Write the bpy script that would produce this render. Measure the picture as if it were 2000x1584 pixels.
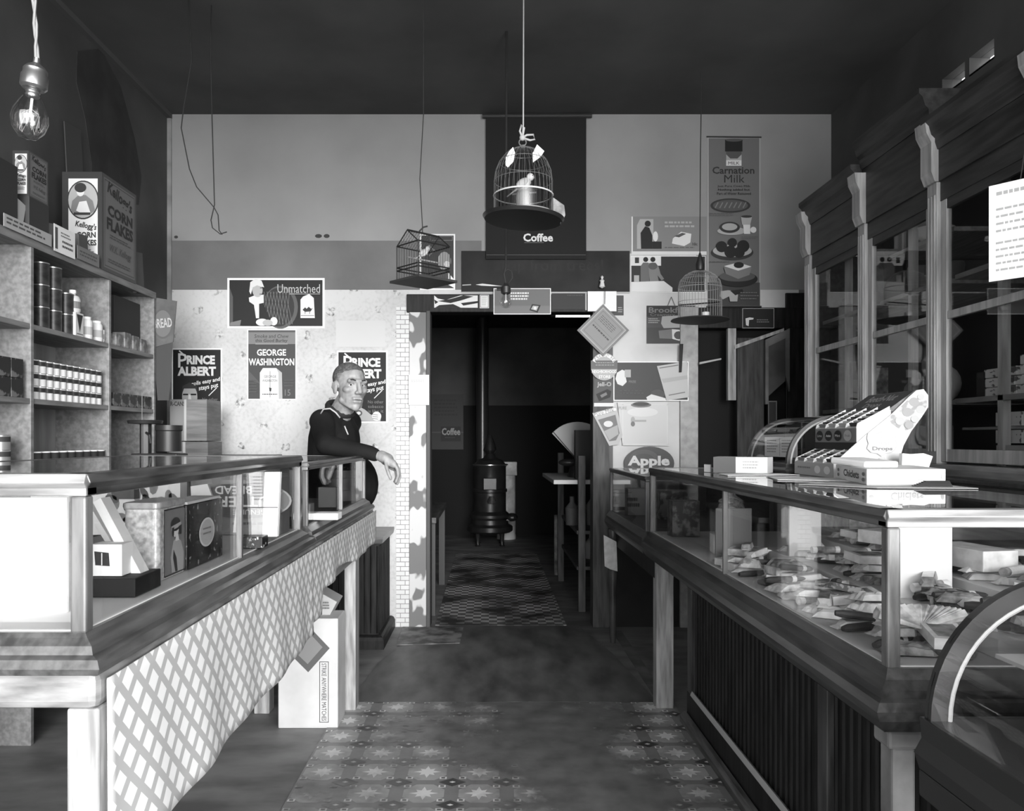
import bpy, math, random
from mathutils import Vector, Matrix, Euler
random.seed(7)
for _o in list(bpy.data.objects): bpy.data.objects.remove(_o)
S = bpy.context.scene
COL = S.collection
PI = math.pi
# ---------------------------------------------------------------- camera
H = 1.25; F = 1545.0; VX, VY = 955.0, 858.0       # eye height, focal length in px, vanishing point
cam = bpy.data.cameras.new('camera'); camo = bpy.data.objects.new('camera', cam); COL.objects.link(camo)
cam.sensor_fit = 'HORIZONTAL'; cam.sensor_width = 36; cam.lens = F / 2000 * 36
cam.shift_x = (1000 - VX) / 2000; cam.shift_y = (VY - 792) / 2000
cam.clip_start = 0.03; cam.clip_end = 60
camo.location = (0, 0, H); camo.rotation_euler = (PI / 2, 0, 0)
S.camera = camo
# ---------------------------------------------------------------- world, daylight, exposure
w = bpy.data.worlds.new('daylight'); S.world = w; w.use_nodes = True
w.node_tree.nodes['Background'].inputs[0].default_value = (1, 1, 1, 1)
w.node_tree.nodes['Background'].inputs[1].default_value = 2.2
def area(name, loc, rot, sx, sy, power):
    l = bpy.data.lights.new(name, 'AREA'); l.shape = 'RECTANGLE'; l.size = sx; l.size_y = sy; l.energy = power
    o = bpy.data.objects.new(name, l); o.location = loc; o.rotation_euler = rot; COL.objects.link(o)
area('daylight_right_shop_window', (1.4, -0.72, 1.6), (PI / 2, 0, 0), 1.4, 2.0, 48)
area('daylight_left_shop_window', (-1.4, -0.72, 1.6), (PI / 2, 0, 0), 1.4, 2.0, 6)
sl = bpy.data.lights.new('low_hazy_sun', 'SUN'); sl.energy = 3.2; sl.angle = math.radians(28)
so = bpy.data.objects.new('low_hazy_sun', sl); COL.objects.link(so)
so.rotation_euler = Vector((-.22, 1, -.13)).to_track_quat('-Z', 'Y').to_euler()
S.view_settings.view_transform = 'Standard'; S.view_settings.look = 'None'
S.view_settings.exposure = 0.72; S.view_settings.gamma = 1.0; S.view_settings.use_curve_mapping = False
# ---------------------------------------------------------------- helpers
def P(px, py, Y): return Vector(((px - VX) / F * Y, Y, H - (py - VY) / F * Y))
def X(px, Y): return (px - VX) / F * Y
def Z(py, Y): return H - (py - VY) / F * Y
MATS = {}
def M(name, g=0.5, rough=0.6, metal=0.0, noise=0.0, scale=8.0, stretch=(1, 1, 1), g2=None, spec=0.4, bump=0.0, lo=0.35, hi=0.65, detail=5):
    if name in MATS: return MATS[name]
    m = bpy.data.materials.new(name); m.use_nodes = True; nt = m.node_tree; b = nt.nodes['Principled BSDF']
    b.inputs['Base Color'].default_value = (g, g, g, 1); b.inputs['Roughness'].default_value = rough
    b.inputs['Metallic'].default_value = metal; b.inputs['Specular IOR Level'].default_value = spec
    if noise > 0 or g2 is not None or bump > 0:
        tc = nt.nodes.new('ShaderNodeTexCoord'); mp = nt.nodes.new('ShaderNodeMapping'); mp.inputs['Scale'].default_value = stretch
        nt.links.new(tc.outputs['Object'], mp.inputs[0])
        n = nt.nodes.new('ShaderNodeTexNoise'); n.inputs['Scale'].default_value = scale; n.inputs['Detail'].default_value = detail
        nt.links.new(mp.outputs[0], n.inputs['Vector'])
        r = nt.nodes.new('ShaderNodeValToRGB'); nt.links.new(n.outputs[0], r.inputs[0])
        a, c = (g * (1 - noise), g * (1 + noise)) if g2 is None else (g, g2)
        c = min(c, .95)
        r.color_ramp.elements[0].position = lo; r.color_ramp.elements[1].position = hi
        r.color_ramp.elements[0].color = (a, a, a, 1); r.color_ramp.elements[1].color = (c, c, c, 1)
        nt.links.new(r.outputs[0], b.inputs['Base Color'])
        if bump > 0:
            bp = nt.nodes.new('ShaderNodeBump'); bp.inputs['Strength'].default_value = bump; bp.inputs['Distance'].default_value = .004
            nt.links.new(n.outputs[0], bp.inputs['Height']); nt.links.new(bp.outputs[0], b.inputs['Normal'])
    m.diffuse_color = (g, g, g, 1); MATS[name] = m; return m
def glass_mat(name, tint=0.93, ior=1.5, rough=0.0):
    m = bpy.data.materials.new(name); m.use_nodes = True; nt = m.node_tree; nt.nodes.clear()
    o = nt.nodes.new('ShaderNodeOutputMaterial'); mx = nt.nodes.new('ShaderNodeMixShader'); gm = nt.nodes.new('ShaderNodeNewGeometry')
    t = nt.nodes.new('ShaderNodeBsdfTransparent'); g = nt.nodes.new('ShaderNodeBsdfGlossy')
    dt = nt.nodes.new('ShaderNodeVectorMath'); dt.operation = 'DOT_PRODUCT'; nt.links.new(gm.outputs['Incoming'], dt.inputs[0]); nt.links.new(gm.outputs['Normal'], dt.inputs[1])
    f0 = ((ior - 1) / (ior + 1)) ** 2
    def mth(op, a, b_=None):
        q = nt.nodes.new('ShaderNodeMath'); q.operation = op
        for i, v in enumerate((a, b_)):
            if v is None: continue
            if isinstance(v, (int, float)): q.inputs[i].default_value = v
            else: nt.links.new(v, q.inputs[i])
        return q.outputs[0]
    f = mth('ADD', mth('MULTIPLY', mth('POWER', mth('SUBTRACT', 1.0, mth('ABSOLUTE', dt.outputs['Value'])), 5.0), .8), f0)
    t.inputs[0].default_value = (tint, tint, tint, 1); g.inputs['Roughness'].default_value = rough
    g.inputs[0].default_value = (1, 1, 1, 1)
    nt.links.new(f, mx.inputs[0]); nt.links.new(t.outputs[0], mx.inputs[1]); nt.links.new(g.outputs[0], mx.inputs[2])
    nt.links.new(mx.outputs[0], o.inputs[0]); MATS[name] = m; return m
GLASS = glass_mat('showcase_glass'); BULB = glass_mat('bulb_glass', 0.9, 2.2, .08)
def grey(g, rough=.65): return M('paint_%03d_%02d' % (round(g * 200), round(rough * 20)), g, rough)
def emis(name, s):
    m = bpy.data.materials.new(name); m.use_nodes = True; b = m.node_tree.nodes['Principled BSDF']
    b.inputs['Base Color'].default_value = (.9, .9, .9, 1); b.inputs['Emission Color'].default_value = (1, 1, 1, 1); b.inputs['Emission Strength'].default_value = s
    MATS[name] = m; return m
class MB:
    def __init__(s): s.v = []; s.f = []; s.m = []; s.ml = []; s.T = Matrix.Identity(4)
    def mi(s, m):
        if m not in s.ml: s.ml.append(m)
        return s.ml.index(m)
    def add(s, vs, fs, m):
        k = len(s.v); s.v += [s.T @ Vector(p) for p in vs]; s.f += [tuple(i + k for i in f) for f in fs]; s.m += [s.mi(m)] * len(fs); return s
    def box(s, x0, x1, y0, y1, z0, z1, m):
        vs = [(x, y, z) for z in (z0, z1) for y in (y0, y1) for x in (x0, x1)]
        return s.add(vs, [(0, 2, 3, 1), (4, 5, 7, 6), (0, 1, 5, 4), (2, 6, 7, 3), (0, 4, 6, 2), (1, 3, 7, 5)], m)
    def obox(s, c, size, rot, m):
        R = Matrix.Translation(c) @ Euler(rot).to_matrix().to_4x4(); old = s.T; s.T = old @ R
        a, b, d = [q / 2 for q in size]; s.box(-a, a, -b, b, -d, d, m); s.T = old; return s
    def rectloft(s, x0, x1, y0, y1, prof, m):
        vs = []; fs = []
        for o, z in prof: vs += [(x0 - o, y0 - o, z), (x1 + o, y0 - o, z), (x1 + o, y1 + o, z), (x0 - o, y1 + o, z)]
        n = len(prof)
        for i in range(n - 1):
            for j in range(4): a = 4 * i + j; b = 4 * i + (j + 1) % 4; fs.append((a, b, b + 4, a + 4))
        fs.append((3, 2, 1, 0)); e = 4 * (n - 1); fs.append((e, e + 1, e + 2, e + 3)); return s.add(vs, fs, m)
    def prism(s, pts, a, b, m, axis='y'):      # 2-D outline extruded along an axis
        def q(p, t): return {'y': (p[0], t, p[1]), 'x': (t, p[0], p[1]), 'z': (p[0], p[1], t)}[axis]
        n = len(pts); vs = [q(p, a) for p in pts] + [q(p, b) for p in pts]
        fs = [tuple(range(n)), tuple(range(2 * n - 1, n - 1, -1))] + [(i, i + n, (i + 1) % n + n, (i + 1) % n) for i in range(n)]
        return s.add(vs, fs, m)
    def tube(s, path, r, m, seg=8, cap=True, flat=1.0):
        path = [Vector(p) for p in path]; n = len(path); rs = r if isinstance(r, (list, tuple)) else [r] * n
        vs = []; up = None
        for i, p in enumerate(path):
            d = (path[min(i + 1, n - 1)] - path[max(i - 1, 0)])
            d = d.normalized() if d.length > 1e-9 else Vector((0, 0, 1))
            if up is None: up = Vector((0, 0, 1)) if abs(d.z) < .9 else Vector((1, 0, 0))
            a = d.cross(up).normalized(); b = a.cross(d).normalized(); up = b
            for k in range(seg):
                t = 2 * PI * k / seg; vs.append(p + a * math.cos(t) * rs[i] + b * math.sin(t) * rs[i] * flat)
        fs = [(i * seg + k, i * seg + (k + 1) % seg, (i + 1) * seg + (k + 1) % seg, (i + 1) * seg + k) for i in range(n - 1) for k in range(seg)]
        if cap: fs += [tuple(range(seg - 1, -1, -1)), tuple(range((n - 1) * seg, n * seg))]
        return s.add(vs, fs, m)
    def lathe(s, prof, c, m, seg=20, sy=1.0, cap=True):
        c = Vector(c); n = len(prof); vs = []
        for r, z in prof:
            for k in range(seg): t = 2 * PI * k / seg; vs.append((c.x + r * math.cos(t), c.y + r * math.sin(t) * sy, c.z + z))
        fs = [(i * seg + k, i * seg + (k + 1) % seg, (i + 1) * seg + (k + 1) % seg, (i + 1) * seg + k) for i in range(n - 1) for k in range(seg)]
        if cap: fs += [tuple(range(seg - 1, -1, -1)), tuple(range((n - 1) * seg, n * seg))]
        return s.add(vs, fs, m)
    def ball(s, c, r, m, seg=14, rings=9, rot=None):
        rx, ry, rz = r if isinstance(r, (tuple, list)) else (r, r, r)
        R = (rot or Matrix.Identity(3)); vs = []; c = Vector(c)
        for i in range(rings + 1):
            a = PI * i / rings
            for k in range(seg):
                t = 2 * PI * k / seg
                vs.append(c + R @ Vector((rx * math.sin(a + (1e-4 if i == 0 else -1e-4 if i == rings else 0)) * math.cos(t), ry * math.sin(a + (1e-4 if i == 0 else -1e-4 if i == rings else 0)) * math.sin(t), -rz * math.cos(a))))
        fs = [(i * seg + k, i * seg + (k + 1) % seg, (i + 1) * seg + (k + 1) % seg, (i + 1) * seg + k) for i in range(rings) for k in range(seg)]
        fs += [tuple(range(seg - 1, -1, -1)), tuple(range(rings * seg, (rings + 1) * seg))]
        return s.add(vs, fs, m)
    def caps(s, p0, r0, p1, r1, m, seg=12):     # tapered capsule
        p0 = Vector(p0); p1 = Vector(p1); d = (p1 - p0); L = d.length; q = d.normalized().to_track_quat('Z', 'Y').to_matrix()
        prof = [(r0 * math.cos(a), r0 * math.sin(a)) for a in [-PI / 2 + 1e-3, -1.2, -.8, -.4, 0]] + [(r1 * math.cos(a), L + r1 * math.sin(a)) for a in [0, .4, .8, 1.2, PI / 2 - 1e-3]]
        old = s.T; s.T = old @ Matrix.Translation(p0) @ q.to_4x4(); s.lathe(prof, (0, 0, 0), m, seg); s.T = old; return s
    def build(s, name, parent=None, smooth=False, bevel=0, origin=None, label=None):
        if origin is None:
            if parent is not None: origin = Vector((0, 0, 0))
            else:
                lo = [min(p[i] for p in s.v) for i in range(3)]; hi = [max(p[i] for p in s.v) for i in range(3)]
                origin = Vector(((lo[0] + hi[0]) / 2, (lo[1] + hi[1]) / 2, lo[2]))
        origin = Vector(origin)
        base = origin
        if parent is not None:
            q = parent; base = Vector((0, 0, 0))
            while q is not None: base = base + q.location; q = q.parent
        me = bpy.data.meshes.new(name); me.from_pydata([tuple(p - base) for p in s.v], [], s.f)
        for m in s.ml: me.materials.append(m)
        me.polygons.foreach_set('material_index', s.m)
        if smooth: me.polygons.foreach_set('use_smooth', [True] * len(me.polygons))
        me.update()
        o = bpy.data.objects.new(name, me); COL.objects.link(o)
        if parent is not None: o.parent = parent
        else: o.location = base
        if smooth == 'auto' :
            e = o.modifiers.new('e', 'EDGE_SPLIT'); e.split_angle = math.radians(38)
        if bevel:
            b = o.modifiers.new('bevel', 'BEVEL'); b.width = bevel; b.segments = 2; b.limit_method = 'ANGLE'; b.angle_limit = .6
        if label: o['label'] = label
        return o
def thing(name, loc, label, cat, group=None):
    o = bpy.data.objects.new(name, None); o.empty_display_size = .05; o.location = loc; COL.objects.link(o); return tag(o, label, cat, group)
def tag(o, label, cat, group=None, kind=None):
    o['label'] = label; o['category'] = cat
    if group: o['group'] = group
    if kind: o['kind'] = kind
    return o
def struct(o): o['kind'] = 'structure'; return o
def dup(root, loc, rz=None, label=None, group=None):
    r = root.copy(); COL.objects.link(r); r.location = loc
    if rz is not None: r.rotation_euler = (r.rotation_euler[0], r.rotation_euler[1], rz)
    if label: r['label'] = label
    if group: r['group'] = group
    for ch in [q for q in COL.objects if q.parent == root]:
        c = ch.copy(); COL.objects.link(c); c.parent = r
        for g in [q for q in COL.objects if q.parent == ch]:
            d = g.copy(); COL.objects.link(d); d.parent = c
    return r
_TX = {}
def text_geo(s, bold=0.0, shear=0.0):
    if 'M' in s or 'm' in s: bold = 0.0
    k = (s, bold, shear)
    if k in _TX: return _TX[k]
    c = bpy.data.curves.new('t', 'FONT'); c.body = s; c.resolution_u = 2; c.offset = bold; c.shear = shear; c.size = 1; c.fill_mode = 'BOTH'
    o = bpy.data.objects.new('t', c); COL.objects.link(o); bpy.context.view_layer.update()
    me = bpy.data.meshes.new_from_object(o.evaluated_get(bpy.context.evaluated_depsgraph_get()))
    vs = [(v.co.x, v.co.y) for v in me.vertices]; fs = [tuple(p.vertices) for p in me.polygons if p.normal.z > 0 or True]
    bpy.data.objects.remove(o); bpy.data.curves.remove(c); bpy.data.meshes.remove(me)
    x0 = min(v[0] for v in vs); x1 = max(v[0] for v in vs); y0 = min(v[1] for v in vs); y1 = max(v[1] for v in vs)
    vs = [((x - x0) / (x1 - x0), (y - y0) / (y1 - y0)) for x, y in vs]
    _TX[k] = (vs, fs); return _TX[k]
class Art:
    """flat printed sheet: 2-D drawing units mapped on a plane, each ink a hair above the last"""
    def __init__(s, fn, N, step=.0005): s.mb = MB(); s.fn = fn; s.N = Vector(N); s.k = 0; s.step = step
    def _p(s, pts): return [s.fn(x, y) + s.N * (s.k * s.step) for x, y in pts]
    def base(s, x0, y0, x1, y1, m, th=.002):
        q = s._p([(x0, y0), (x1, y0), (x1, y1), (x0, y1)]); b = [p - s.N * th for p in q]
        s.mb.add(q + b, [(0, 1, 2, 3), (7, 6, 5, 4), (0, 4, 5, 1), (1, 5, 6, 2), (2, 6, 7, 3), (3, 7, 4, 0)], m); s.k += 1; return s
    def slab(s, pts, m, th=.002):
        q = s._p(pts); b = [p - s.N * th for p in q]; n = len(q)
        s.mb.add(q + b, [tuple(range(n)), tuple(range(2 * n - 1, n - 1, -1))] + [(i, i + n, (i + 1) % n + n, (i + 1) % n) for i in range(n)], m); s.k += 1; return s
    def poly(s, pts, m): s.mb.add(s._p(pts), [tuple(range(len(pts)))], m); s.k += 1; return s
    def rect(s, x0, y0, x1, y1, m): return s.poly([(x0, y0), (x1, y0), (x1, y1), (x0, y1)], m)
    def ell(s, cx, cy, rx, ry, m, n=24, rot=0.0):
        c, d = math.cos(rot), math.sin(rot)
        return s.poly([(cx + rx * math.cos(t) * c - ry * math.sin(t) * d, cy + rx * math.cos(t) * d + ry * math.sin(t) * c) for t in [2 * PI * i / n for i in range(n)]], m)
    def frame(s, x0, y0, x1, y1, t, m):
        for a in ((x0, y0, x1, y0 + t), (x0, y1 - t, x1, y1), (x0, y0, x0 + t, y1), (x1 - t, y0, x1, y1)):
            s.rect(*a, m); s.k -= 1
        s.k += 1; return s
    def line(s, pts, t, m):
        for (a, b), (c, d) in zip(pts, pts[1:]):
            L = math.hypot(c - a, d - b) or 1; nx, ny = -(d - b) / L * t / 2, (c - a) / L * t / 2
            s.poly([(a + nx, b + ny), (c + nx, d + ny), (c - nx, d - ny), (a - nx, b - ny)], m); s.k -= 1
        s.k += 1; return s
    def text(s, t, x0, y0, x1, y1, m, bold=.02, shear=0, rot=0.0):     # fills the box x0..x1, y0(top)..y1(bottom)
        vs, fs = text_geo(t, bold, shear); cx, cy = (x0 + x1) / 2, (y0 + y1) / 2; c, d = math.cos(rot), math.sin(rot); pts = []
        for u, v in vs:
            dx = (u - .5) * (x1 - x0); dy = (.5 - v) * (y1 - y0); pts.append((cx + dx * c - dy * d, cy + dx * d + dy * c))
        s.mb.add(s._p(pts), fs, m); s.k += 1; return s
    def lines(s, x0, y0, x1, y1, n, m, fill=.45, ragged=.2):
        h = (y1 - y0) / n; R = random.Random(int(x0 * 7 + y0))
        for i in range(n):
            x = x0
            xe = x1 - (x1 - x0) * ragged * R.random()
            while x < xe:
                w_ = (x1 - x0) * R.uniform(.06, .16); s.rect(x, y0 + i * h, min(x + w_, xe), y0 + i * h + h * fill, m); s.k -= 1; x += w_ + (x1 - x0) * .03
        s.k += 1; return s
def wallart(Y): return Art(lambda px, py: P(px, py, Y), (0, -1, 0))
def planeX(Xc, sign=1):     # plane X = const seen by the camera: px,py -> point ; normal +x (sign 1) or -x
    def fn(px, py):
        Y = Xc * F / (px - VX); return Vector((Xc, Y, Z(py, Y)))
    return Art(fn, (sign, 0, 0))
# common inks and materials
BLK = grey(.012); DK = grey(.035); DG = grey(.09); MG = grey(.2); LG = grey(.42); PAP = grey(.72); WHT = grey(.88)
WOOD = M('varnished_wood', .045, .3, noise=.0, g2=.11, scale=6, stretch=(8, 1, 8), spec=.6, bump=.15)
WOODX = M('varnished_wood_across', .05, .3, g2=.12, scale=6, stretch=(1, 8, 8), spec=.6, bump=.15)
DWOOD = M('dark_stained_wood', .004, .5, g2=.018, scale=5, stretch=(10, 10, 1), spec=.22, bump=.2)
PWOOD = M('pale_bare_wood', .2, .6, g2=.42, scale=5, stretch=(9, 9, 1), bump=.2)
SWOOD = M('shelf_wood', .16, .6, g2=.26, scale=5, stretch=(9, 1, 9), bump=.2)
TRIMW = M('worn_trim_paint', .25, .5, g2=.5, scale=5, stretch=(10, 10, 1), bump=.2)
TIN = M('tin_plate', .6, .3, metal=.8); IRON = M('black_iron', .02, .45, spec=.5); BRASS = M('old_brass', .35, .3, metal=.9)
WIRE = M('cage_wire', .35, .35, metal=.6); CORD = M('dark_cord', .03, .8); SKIN = M('skin', .29, .5, noise=.2, scale=30, spec=.4)
# ================================================================ ROOM
XL, XR, YB, ZC = -2.14, 2.28, 5.27, 3.415
YF = -0.6; YE = 10.3; XBL, XBR = -1.0, 1.75
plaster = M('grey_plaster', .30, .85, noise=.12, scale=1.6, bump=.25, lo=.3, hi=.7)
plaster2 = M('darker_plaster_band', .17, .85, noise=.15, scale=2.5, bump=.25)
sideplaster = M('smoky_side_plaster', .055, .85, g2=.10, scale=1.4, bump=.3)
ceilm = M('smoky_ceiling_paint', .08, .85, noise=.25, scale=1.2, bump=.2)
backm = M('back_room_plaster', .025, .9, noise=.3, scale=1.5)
pale = M('pale_plaster', .62, .8, noise=.1, scale=3, bump=.2)
def math_node(nt, op, a, b=None, c=None):
    n = nt.nodes.new('ShaderNodeMath'); n.operation = op
    for i, v in enumerate((a, b, c)):
        if v is None: continue
        if isinstance(v, (int, float)): n.inputs[i].default_value = v
        else: nt.links.new(v, n.inputs[i])
    return n.outputs[0]
def wallpaper_mat():
    m = bpy.data.materials.new('flowered_wallpaper'); m.use_nodes = True; nt = m.node_tree; b = nt.nodes['Principled BSDF']; b.inputs['Roughness'].default_value = .75
    g = nt.nodes.new('ShaderNodeNewGeometry'); sp = nt.nodes.new('ShaderNodeSeparateXYZ'); nt.links.new(g.outputs['Position'], sp.inputs[0])
    nz = nt.nodes.new('ShaderNodeTexNoise'); nz.inputs['Scale'].default_value = 9; nt.links.new(g.outputs['Position'], nz.inputs['Vector'])
    wob = math_node(nt, 'MULTIPLY', math_node(nt, 'SUBTRACT', nz.outputs[0], .5), .10)
    u = math_node(nt, 'DIVIDE', math_node(nt, 'ADD', sp.outputs[0], wob), .30); v = math_node(nt, 'DIVIDE', math_node(nt, 'ADD', sp.outputs[2], wob), .30)
    def tri(x): return math_node(nt, 'ABSOLUTE', math_node(nt, 'SUBTRACT', math_node(nt, 'FRACT', x), .5))
    d1 = tri(math_node(nt, 'ADD', u, v)); d2 = tri(math_node(nt, 'SUBTRACT', u, v))
    ln = math_node(nt, 'LESS_THAN', math_node(nt, 'MINIMUM', d1, d2), .035)
    fl = math_node(nt, 'LESS_THAN', math_node(nt, 'ADD', math_node(nt, 'MULTIPLY', d1, d1), math_node(nt, 'MULTIPLY', d2, d2)), .018)
    n2 = nt.nodes.new('ShaderNodeTexNoise'); n2.inputs['Scale'].default_value = 45; nt.links.new(g.outputs['Position'], n2.inputs['Vector'])
    n3 = nt.nodes.new('ShaderNodeTexNoise'); n3.inputs['Scale'].default_value = 2.2; nt.links.new(g.outputs['Position'], n3.inputs['Vector'])
    blot = math_node(nt, 'MULTIPLY', math_node(nt, 'SUBTRACT', n2.outputs[0], .45), 2.2)
    ink = math_node(nt, 'ADD', math_node(nt, 'MULTIPLY', ln, .03), math_node(nt, 'MULTIPLY', math_node(nt, 'MULTIPLY', fl, blot), .6))
    ink = math_node(nt, 'ADD', ink, math_node(nt, 'MULTIPLY', math_node(nt, 'SUBTRACT', n3.outputs[0], .4), .35))
    ink = math_node(nt, 'ADD', ink, math_node(nt, 'MULTIPLY', math_node(nt, 'MAXIMUM', blot, 0.0), .13))
    val = math_node(nt, 'SUBTRACT', .60, math_node(nt, 'MAXIMUM', ink, 0.0)); cb = nt.nodes.new('ShaderNodeCombineColor')
    for i in range(3): nt.links.new(val, cb.inputs[i])
    nt.links.new(cb.outputs[0], b.inputs['Base Color']); return m
wallpaper = wallpaper_mat()
def peel_mat():     # jamb board with pale paper torn off in big patches
    m = M('peeling_jamb', .18, .7, g2=.62, scale=3.2, stretch=(1.5, 1, 1), lo=.485, hi=.50, bump=.4, detail=2.5); return m
jambm = peel_mat()
def floor_mat():
    return M('worn_floor_boards', .14, .55, g2=.28, scale=3.0, stretch=(1, 2.2, 1), bump=.25, spec=.4)
floorm = floor_mat()
struct(MB().box(XL - .1, XR + .1, YF - 1.5, YE + .2, -.1, 0, floorm).build('floor'))
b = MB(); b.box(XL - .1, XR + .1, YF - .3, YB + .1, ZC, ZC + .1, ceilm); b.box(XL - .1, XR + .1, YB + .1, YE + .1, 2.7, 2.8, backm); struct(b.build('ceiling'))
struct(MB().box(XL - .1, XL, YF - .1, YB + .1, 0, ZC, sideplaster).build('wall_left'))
# painted cast shadow, a dark patch on the left wall behind the cereal boxes
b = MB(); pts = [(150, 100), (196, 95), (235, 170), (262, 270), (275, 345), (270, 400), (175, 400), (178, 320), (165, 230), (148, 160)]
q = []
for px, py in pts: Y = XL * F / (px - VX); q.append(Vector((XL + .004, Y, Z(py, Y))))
n = len(q); b.add(q + [p - Vector((.004, 0, 0)) for p in q], [tuple(range(n)), tuple(range(2 * n - 1, n - 1, -1))] + [(i, i + n, (i + 1) % n + n, (i + 1) % n) for i in range(n)], M('cast_shadow_paint', .035, .9, noise=.3, scale=4))
o = b.build('trim_1'); struct(o)
# right wall with the two high lights
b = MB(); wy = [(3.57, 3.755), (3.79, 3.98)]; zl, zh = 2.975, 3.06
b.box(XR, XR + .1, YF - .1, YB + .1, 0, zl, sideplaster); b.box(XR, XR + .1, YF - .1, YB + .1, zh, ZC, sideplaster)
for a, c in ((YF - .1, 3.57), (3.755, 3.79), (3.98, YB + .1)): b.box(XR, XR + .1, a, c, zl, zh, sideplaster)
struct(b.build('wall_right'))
for i, (a, c) in enumerate(wy):
    r = bpy.data.objects.new('window_%d' % (i + 1), None); r.location = (XR, a, zl); COL.objects.link(r); struct(r)
    MB().box(XR + .05, XR + .054, a, c, zl, zh, GLASS).build('pane', r)
    MB().box(XR + .0, XR + .012, a, c, zl - .006, zl + .004, DWOOD).build('window_sill', r)
# back wall of cells: (px0, px1, py0, py1, material); 840-1158 doorway, 1362-1560 second doorway
def cell(b, x0, x1, z0, z1, m): b.box(x0, x1, YB, YB + .1, z0, z1, m)
zt = [Z(470, YB), Z(566, YB), Z(495, YB)]
xd0, xd1 = X(838, YB), X(1160, YB); xe0, xe1 = X(1360, YB), X(1560, YB); zd = Z(610, YB); ze = Z(640, YB)
b = MB()
cell(b, XL - .1, xd0 + .35, zt[0], ZC, plaster); cell(b, xd0 + .35, XR + .1, zt[2], ZC, plaster)
cell(b, XL - .1, xd0 + .35, zt[1], zt[0], plaster2); cell(b, xd0 + .35, xe0, zt[1], zt[2], pale); cell(b, xe0, XR + .1, zt[1], zt[2], plaster)
cell(b, XL - .1, xd0, 0, zt[1], wallpaper); cell(b, xd0, xd1, zd, zt[1], pale); cell(b, xd1, xe0, .8, zt[1], pale); cell(b, xd1, xe0, 0, .8, M('dark_lower_wall', .02, .8, noise=.3, scale=4))  # lowest part right of the doorway is darker plaster
cell(b, xe0, xe1, ze, zt[1], pale); cell(b, xe1, XR + .1, 0, zt[1], plaster2)
struct(b.build('wall_back'))
# small stains on the back wall are plaster knots
# front wall (behind the camera) with door opening and two shop windows
b = MB(); fw = sideplaster
b.box(XL, -2.1, YF - .1, YF, 0, ZC, fw); b.box(-2.1, -.62, YF - .1, YF, 0, .5, fw); b.box(-.62, -.54, YF - .1, YF, 0, 3.1, fw)
b.box(.54, .62, YF - .1, YF, 0, 3.1, fw); b.box(.62, 2.2, YF - .1, YF, 0, .5, fw); b.box(2.2, XR, YF - .1, YF, 0, ZC, fw)
b.box(-2.1, 2.2, YF - .1, YF, 3.15, ZC, fw); b.box(-2.1, 2.2, YF - .08, YF - .02, 2.5, 2.56, fw)
struct(b.build('wall_front'))
# back room shell
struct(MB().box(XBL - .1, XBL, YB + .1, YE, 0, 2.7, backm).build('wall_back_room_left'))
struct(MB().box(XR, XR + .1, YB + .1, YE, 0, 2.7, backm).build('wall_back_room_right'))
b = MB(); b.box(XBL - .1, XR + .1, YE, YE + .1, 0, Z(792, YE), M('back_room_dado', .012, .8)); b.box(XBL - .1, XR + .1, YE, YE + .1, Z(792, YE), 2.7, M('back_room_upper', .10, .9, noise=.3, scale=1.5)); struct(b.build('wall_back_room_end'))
# doorway trim
def trim(n, bld, bev=.004, m=None): return struct(bld.build('trim_%d' % n, bevel=bev))
trim(2, MB().box(X(800, YB), X(839, YB), YB - .025, YB, 0, Z(610, YB), jambm))
b = MB(); b.box(X(833, YB), X(841, YB), YB - .035, YB + .12, 0, Z(608, YB), M('jamb_edge', .07, .6)); trim(3, b)
trim(4, MB().box(X(1157, YB), X(1196, YB), YB - .025, YB + .12, 0, Z(608, YB), M('right_jamb_wood', .05, .6, g2=.12, scale=4, stretch=(9, 9, 1))))
b = MB(); b.box(X(795, YB), X(1160, YB), YB - .03, YB + .1, Z(611, YB), Z(576, YB), DWOOD); trim(5, b)
trim(6, MB().box(X(1327, YB), X(1362, YB), YB - .025, YB + .1, 0, Z(600, YB), M('pale_post_paint', .3, .6, g2=.42, scale=20)))
trim(7, MB().box(X(1362, YB), X(1640, YB), YB - .03, YB + .1, Z(642, YB), Z(602, YB), DWOOD))
trim(8, MB().box(X(1533, YB), XR, YB - .02, YB, 0, Z(573, YB), DWOOD))
# brick pattern paper strip
def brick_mat():
    m = bpy.data.materials.new('brick_border_paper'); m.use_nodes = True; nt = m.node_tree; b_ = nt.nodes['Principled BSDF']; b_.inputs['Roughness'].default_value = .7
    g = nt.nodes.new('ShaderNodeNewGeometry'); sp = nt.nodes.new('ShaderNodeSeparateXYZ'); nt.links.new(g.outputs['Position'], sp.inputs[0])
    cb = nt.nodes.new('ShaderNodeCombineXYZ'); nt.links.new(sp.outputs[0], cb.inputs[0]); nt.links.new(sp.outputs[2], cb.inputs[1])
    t = nt.nodes.new('ShaderNodeTexBrick'); nt.links.new(cb.outputs[0], t.inputs['Vector']); t.inputs['Scale'].default_value = 1
    t.inputs['Brick Width'].default_value = .062; t.inputs['Row Height'].default_value = .031; t.inputs['Mortar Size'].default_value = .0022
    t.inputs['Color1'].default_value = (.66, .66, .66, 1); t.inputs['Color2'].default_value = (.74, .74, .74, 1); t.inputs['Mortar'].default_value = (.25, .25, .25, 1)
    nt.links.new(t.outputs[0], b_.inputs['Base Color']); return m
trim(9, MB().box(X(774, YB), X(800, YB), YB - .006, YB, 0, Z(600, YB), brick_mat()), 0)
b = MB(); b.box(XL, X(330, YB) + .02, YB - .012, YB, 0, ZC, M('corner_paint', .25, .7, noise=.3, scale=5)); trim(10, b, 0)
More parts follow.
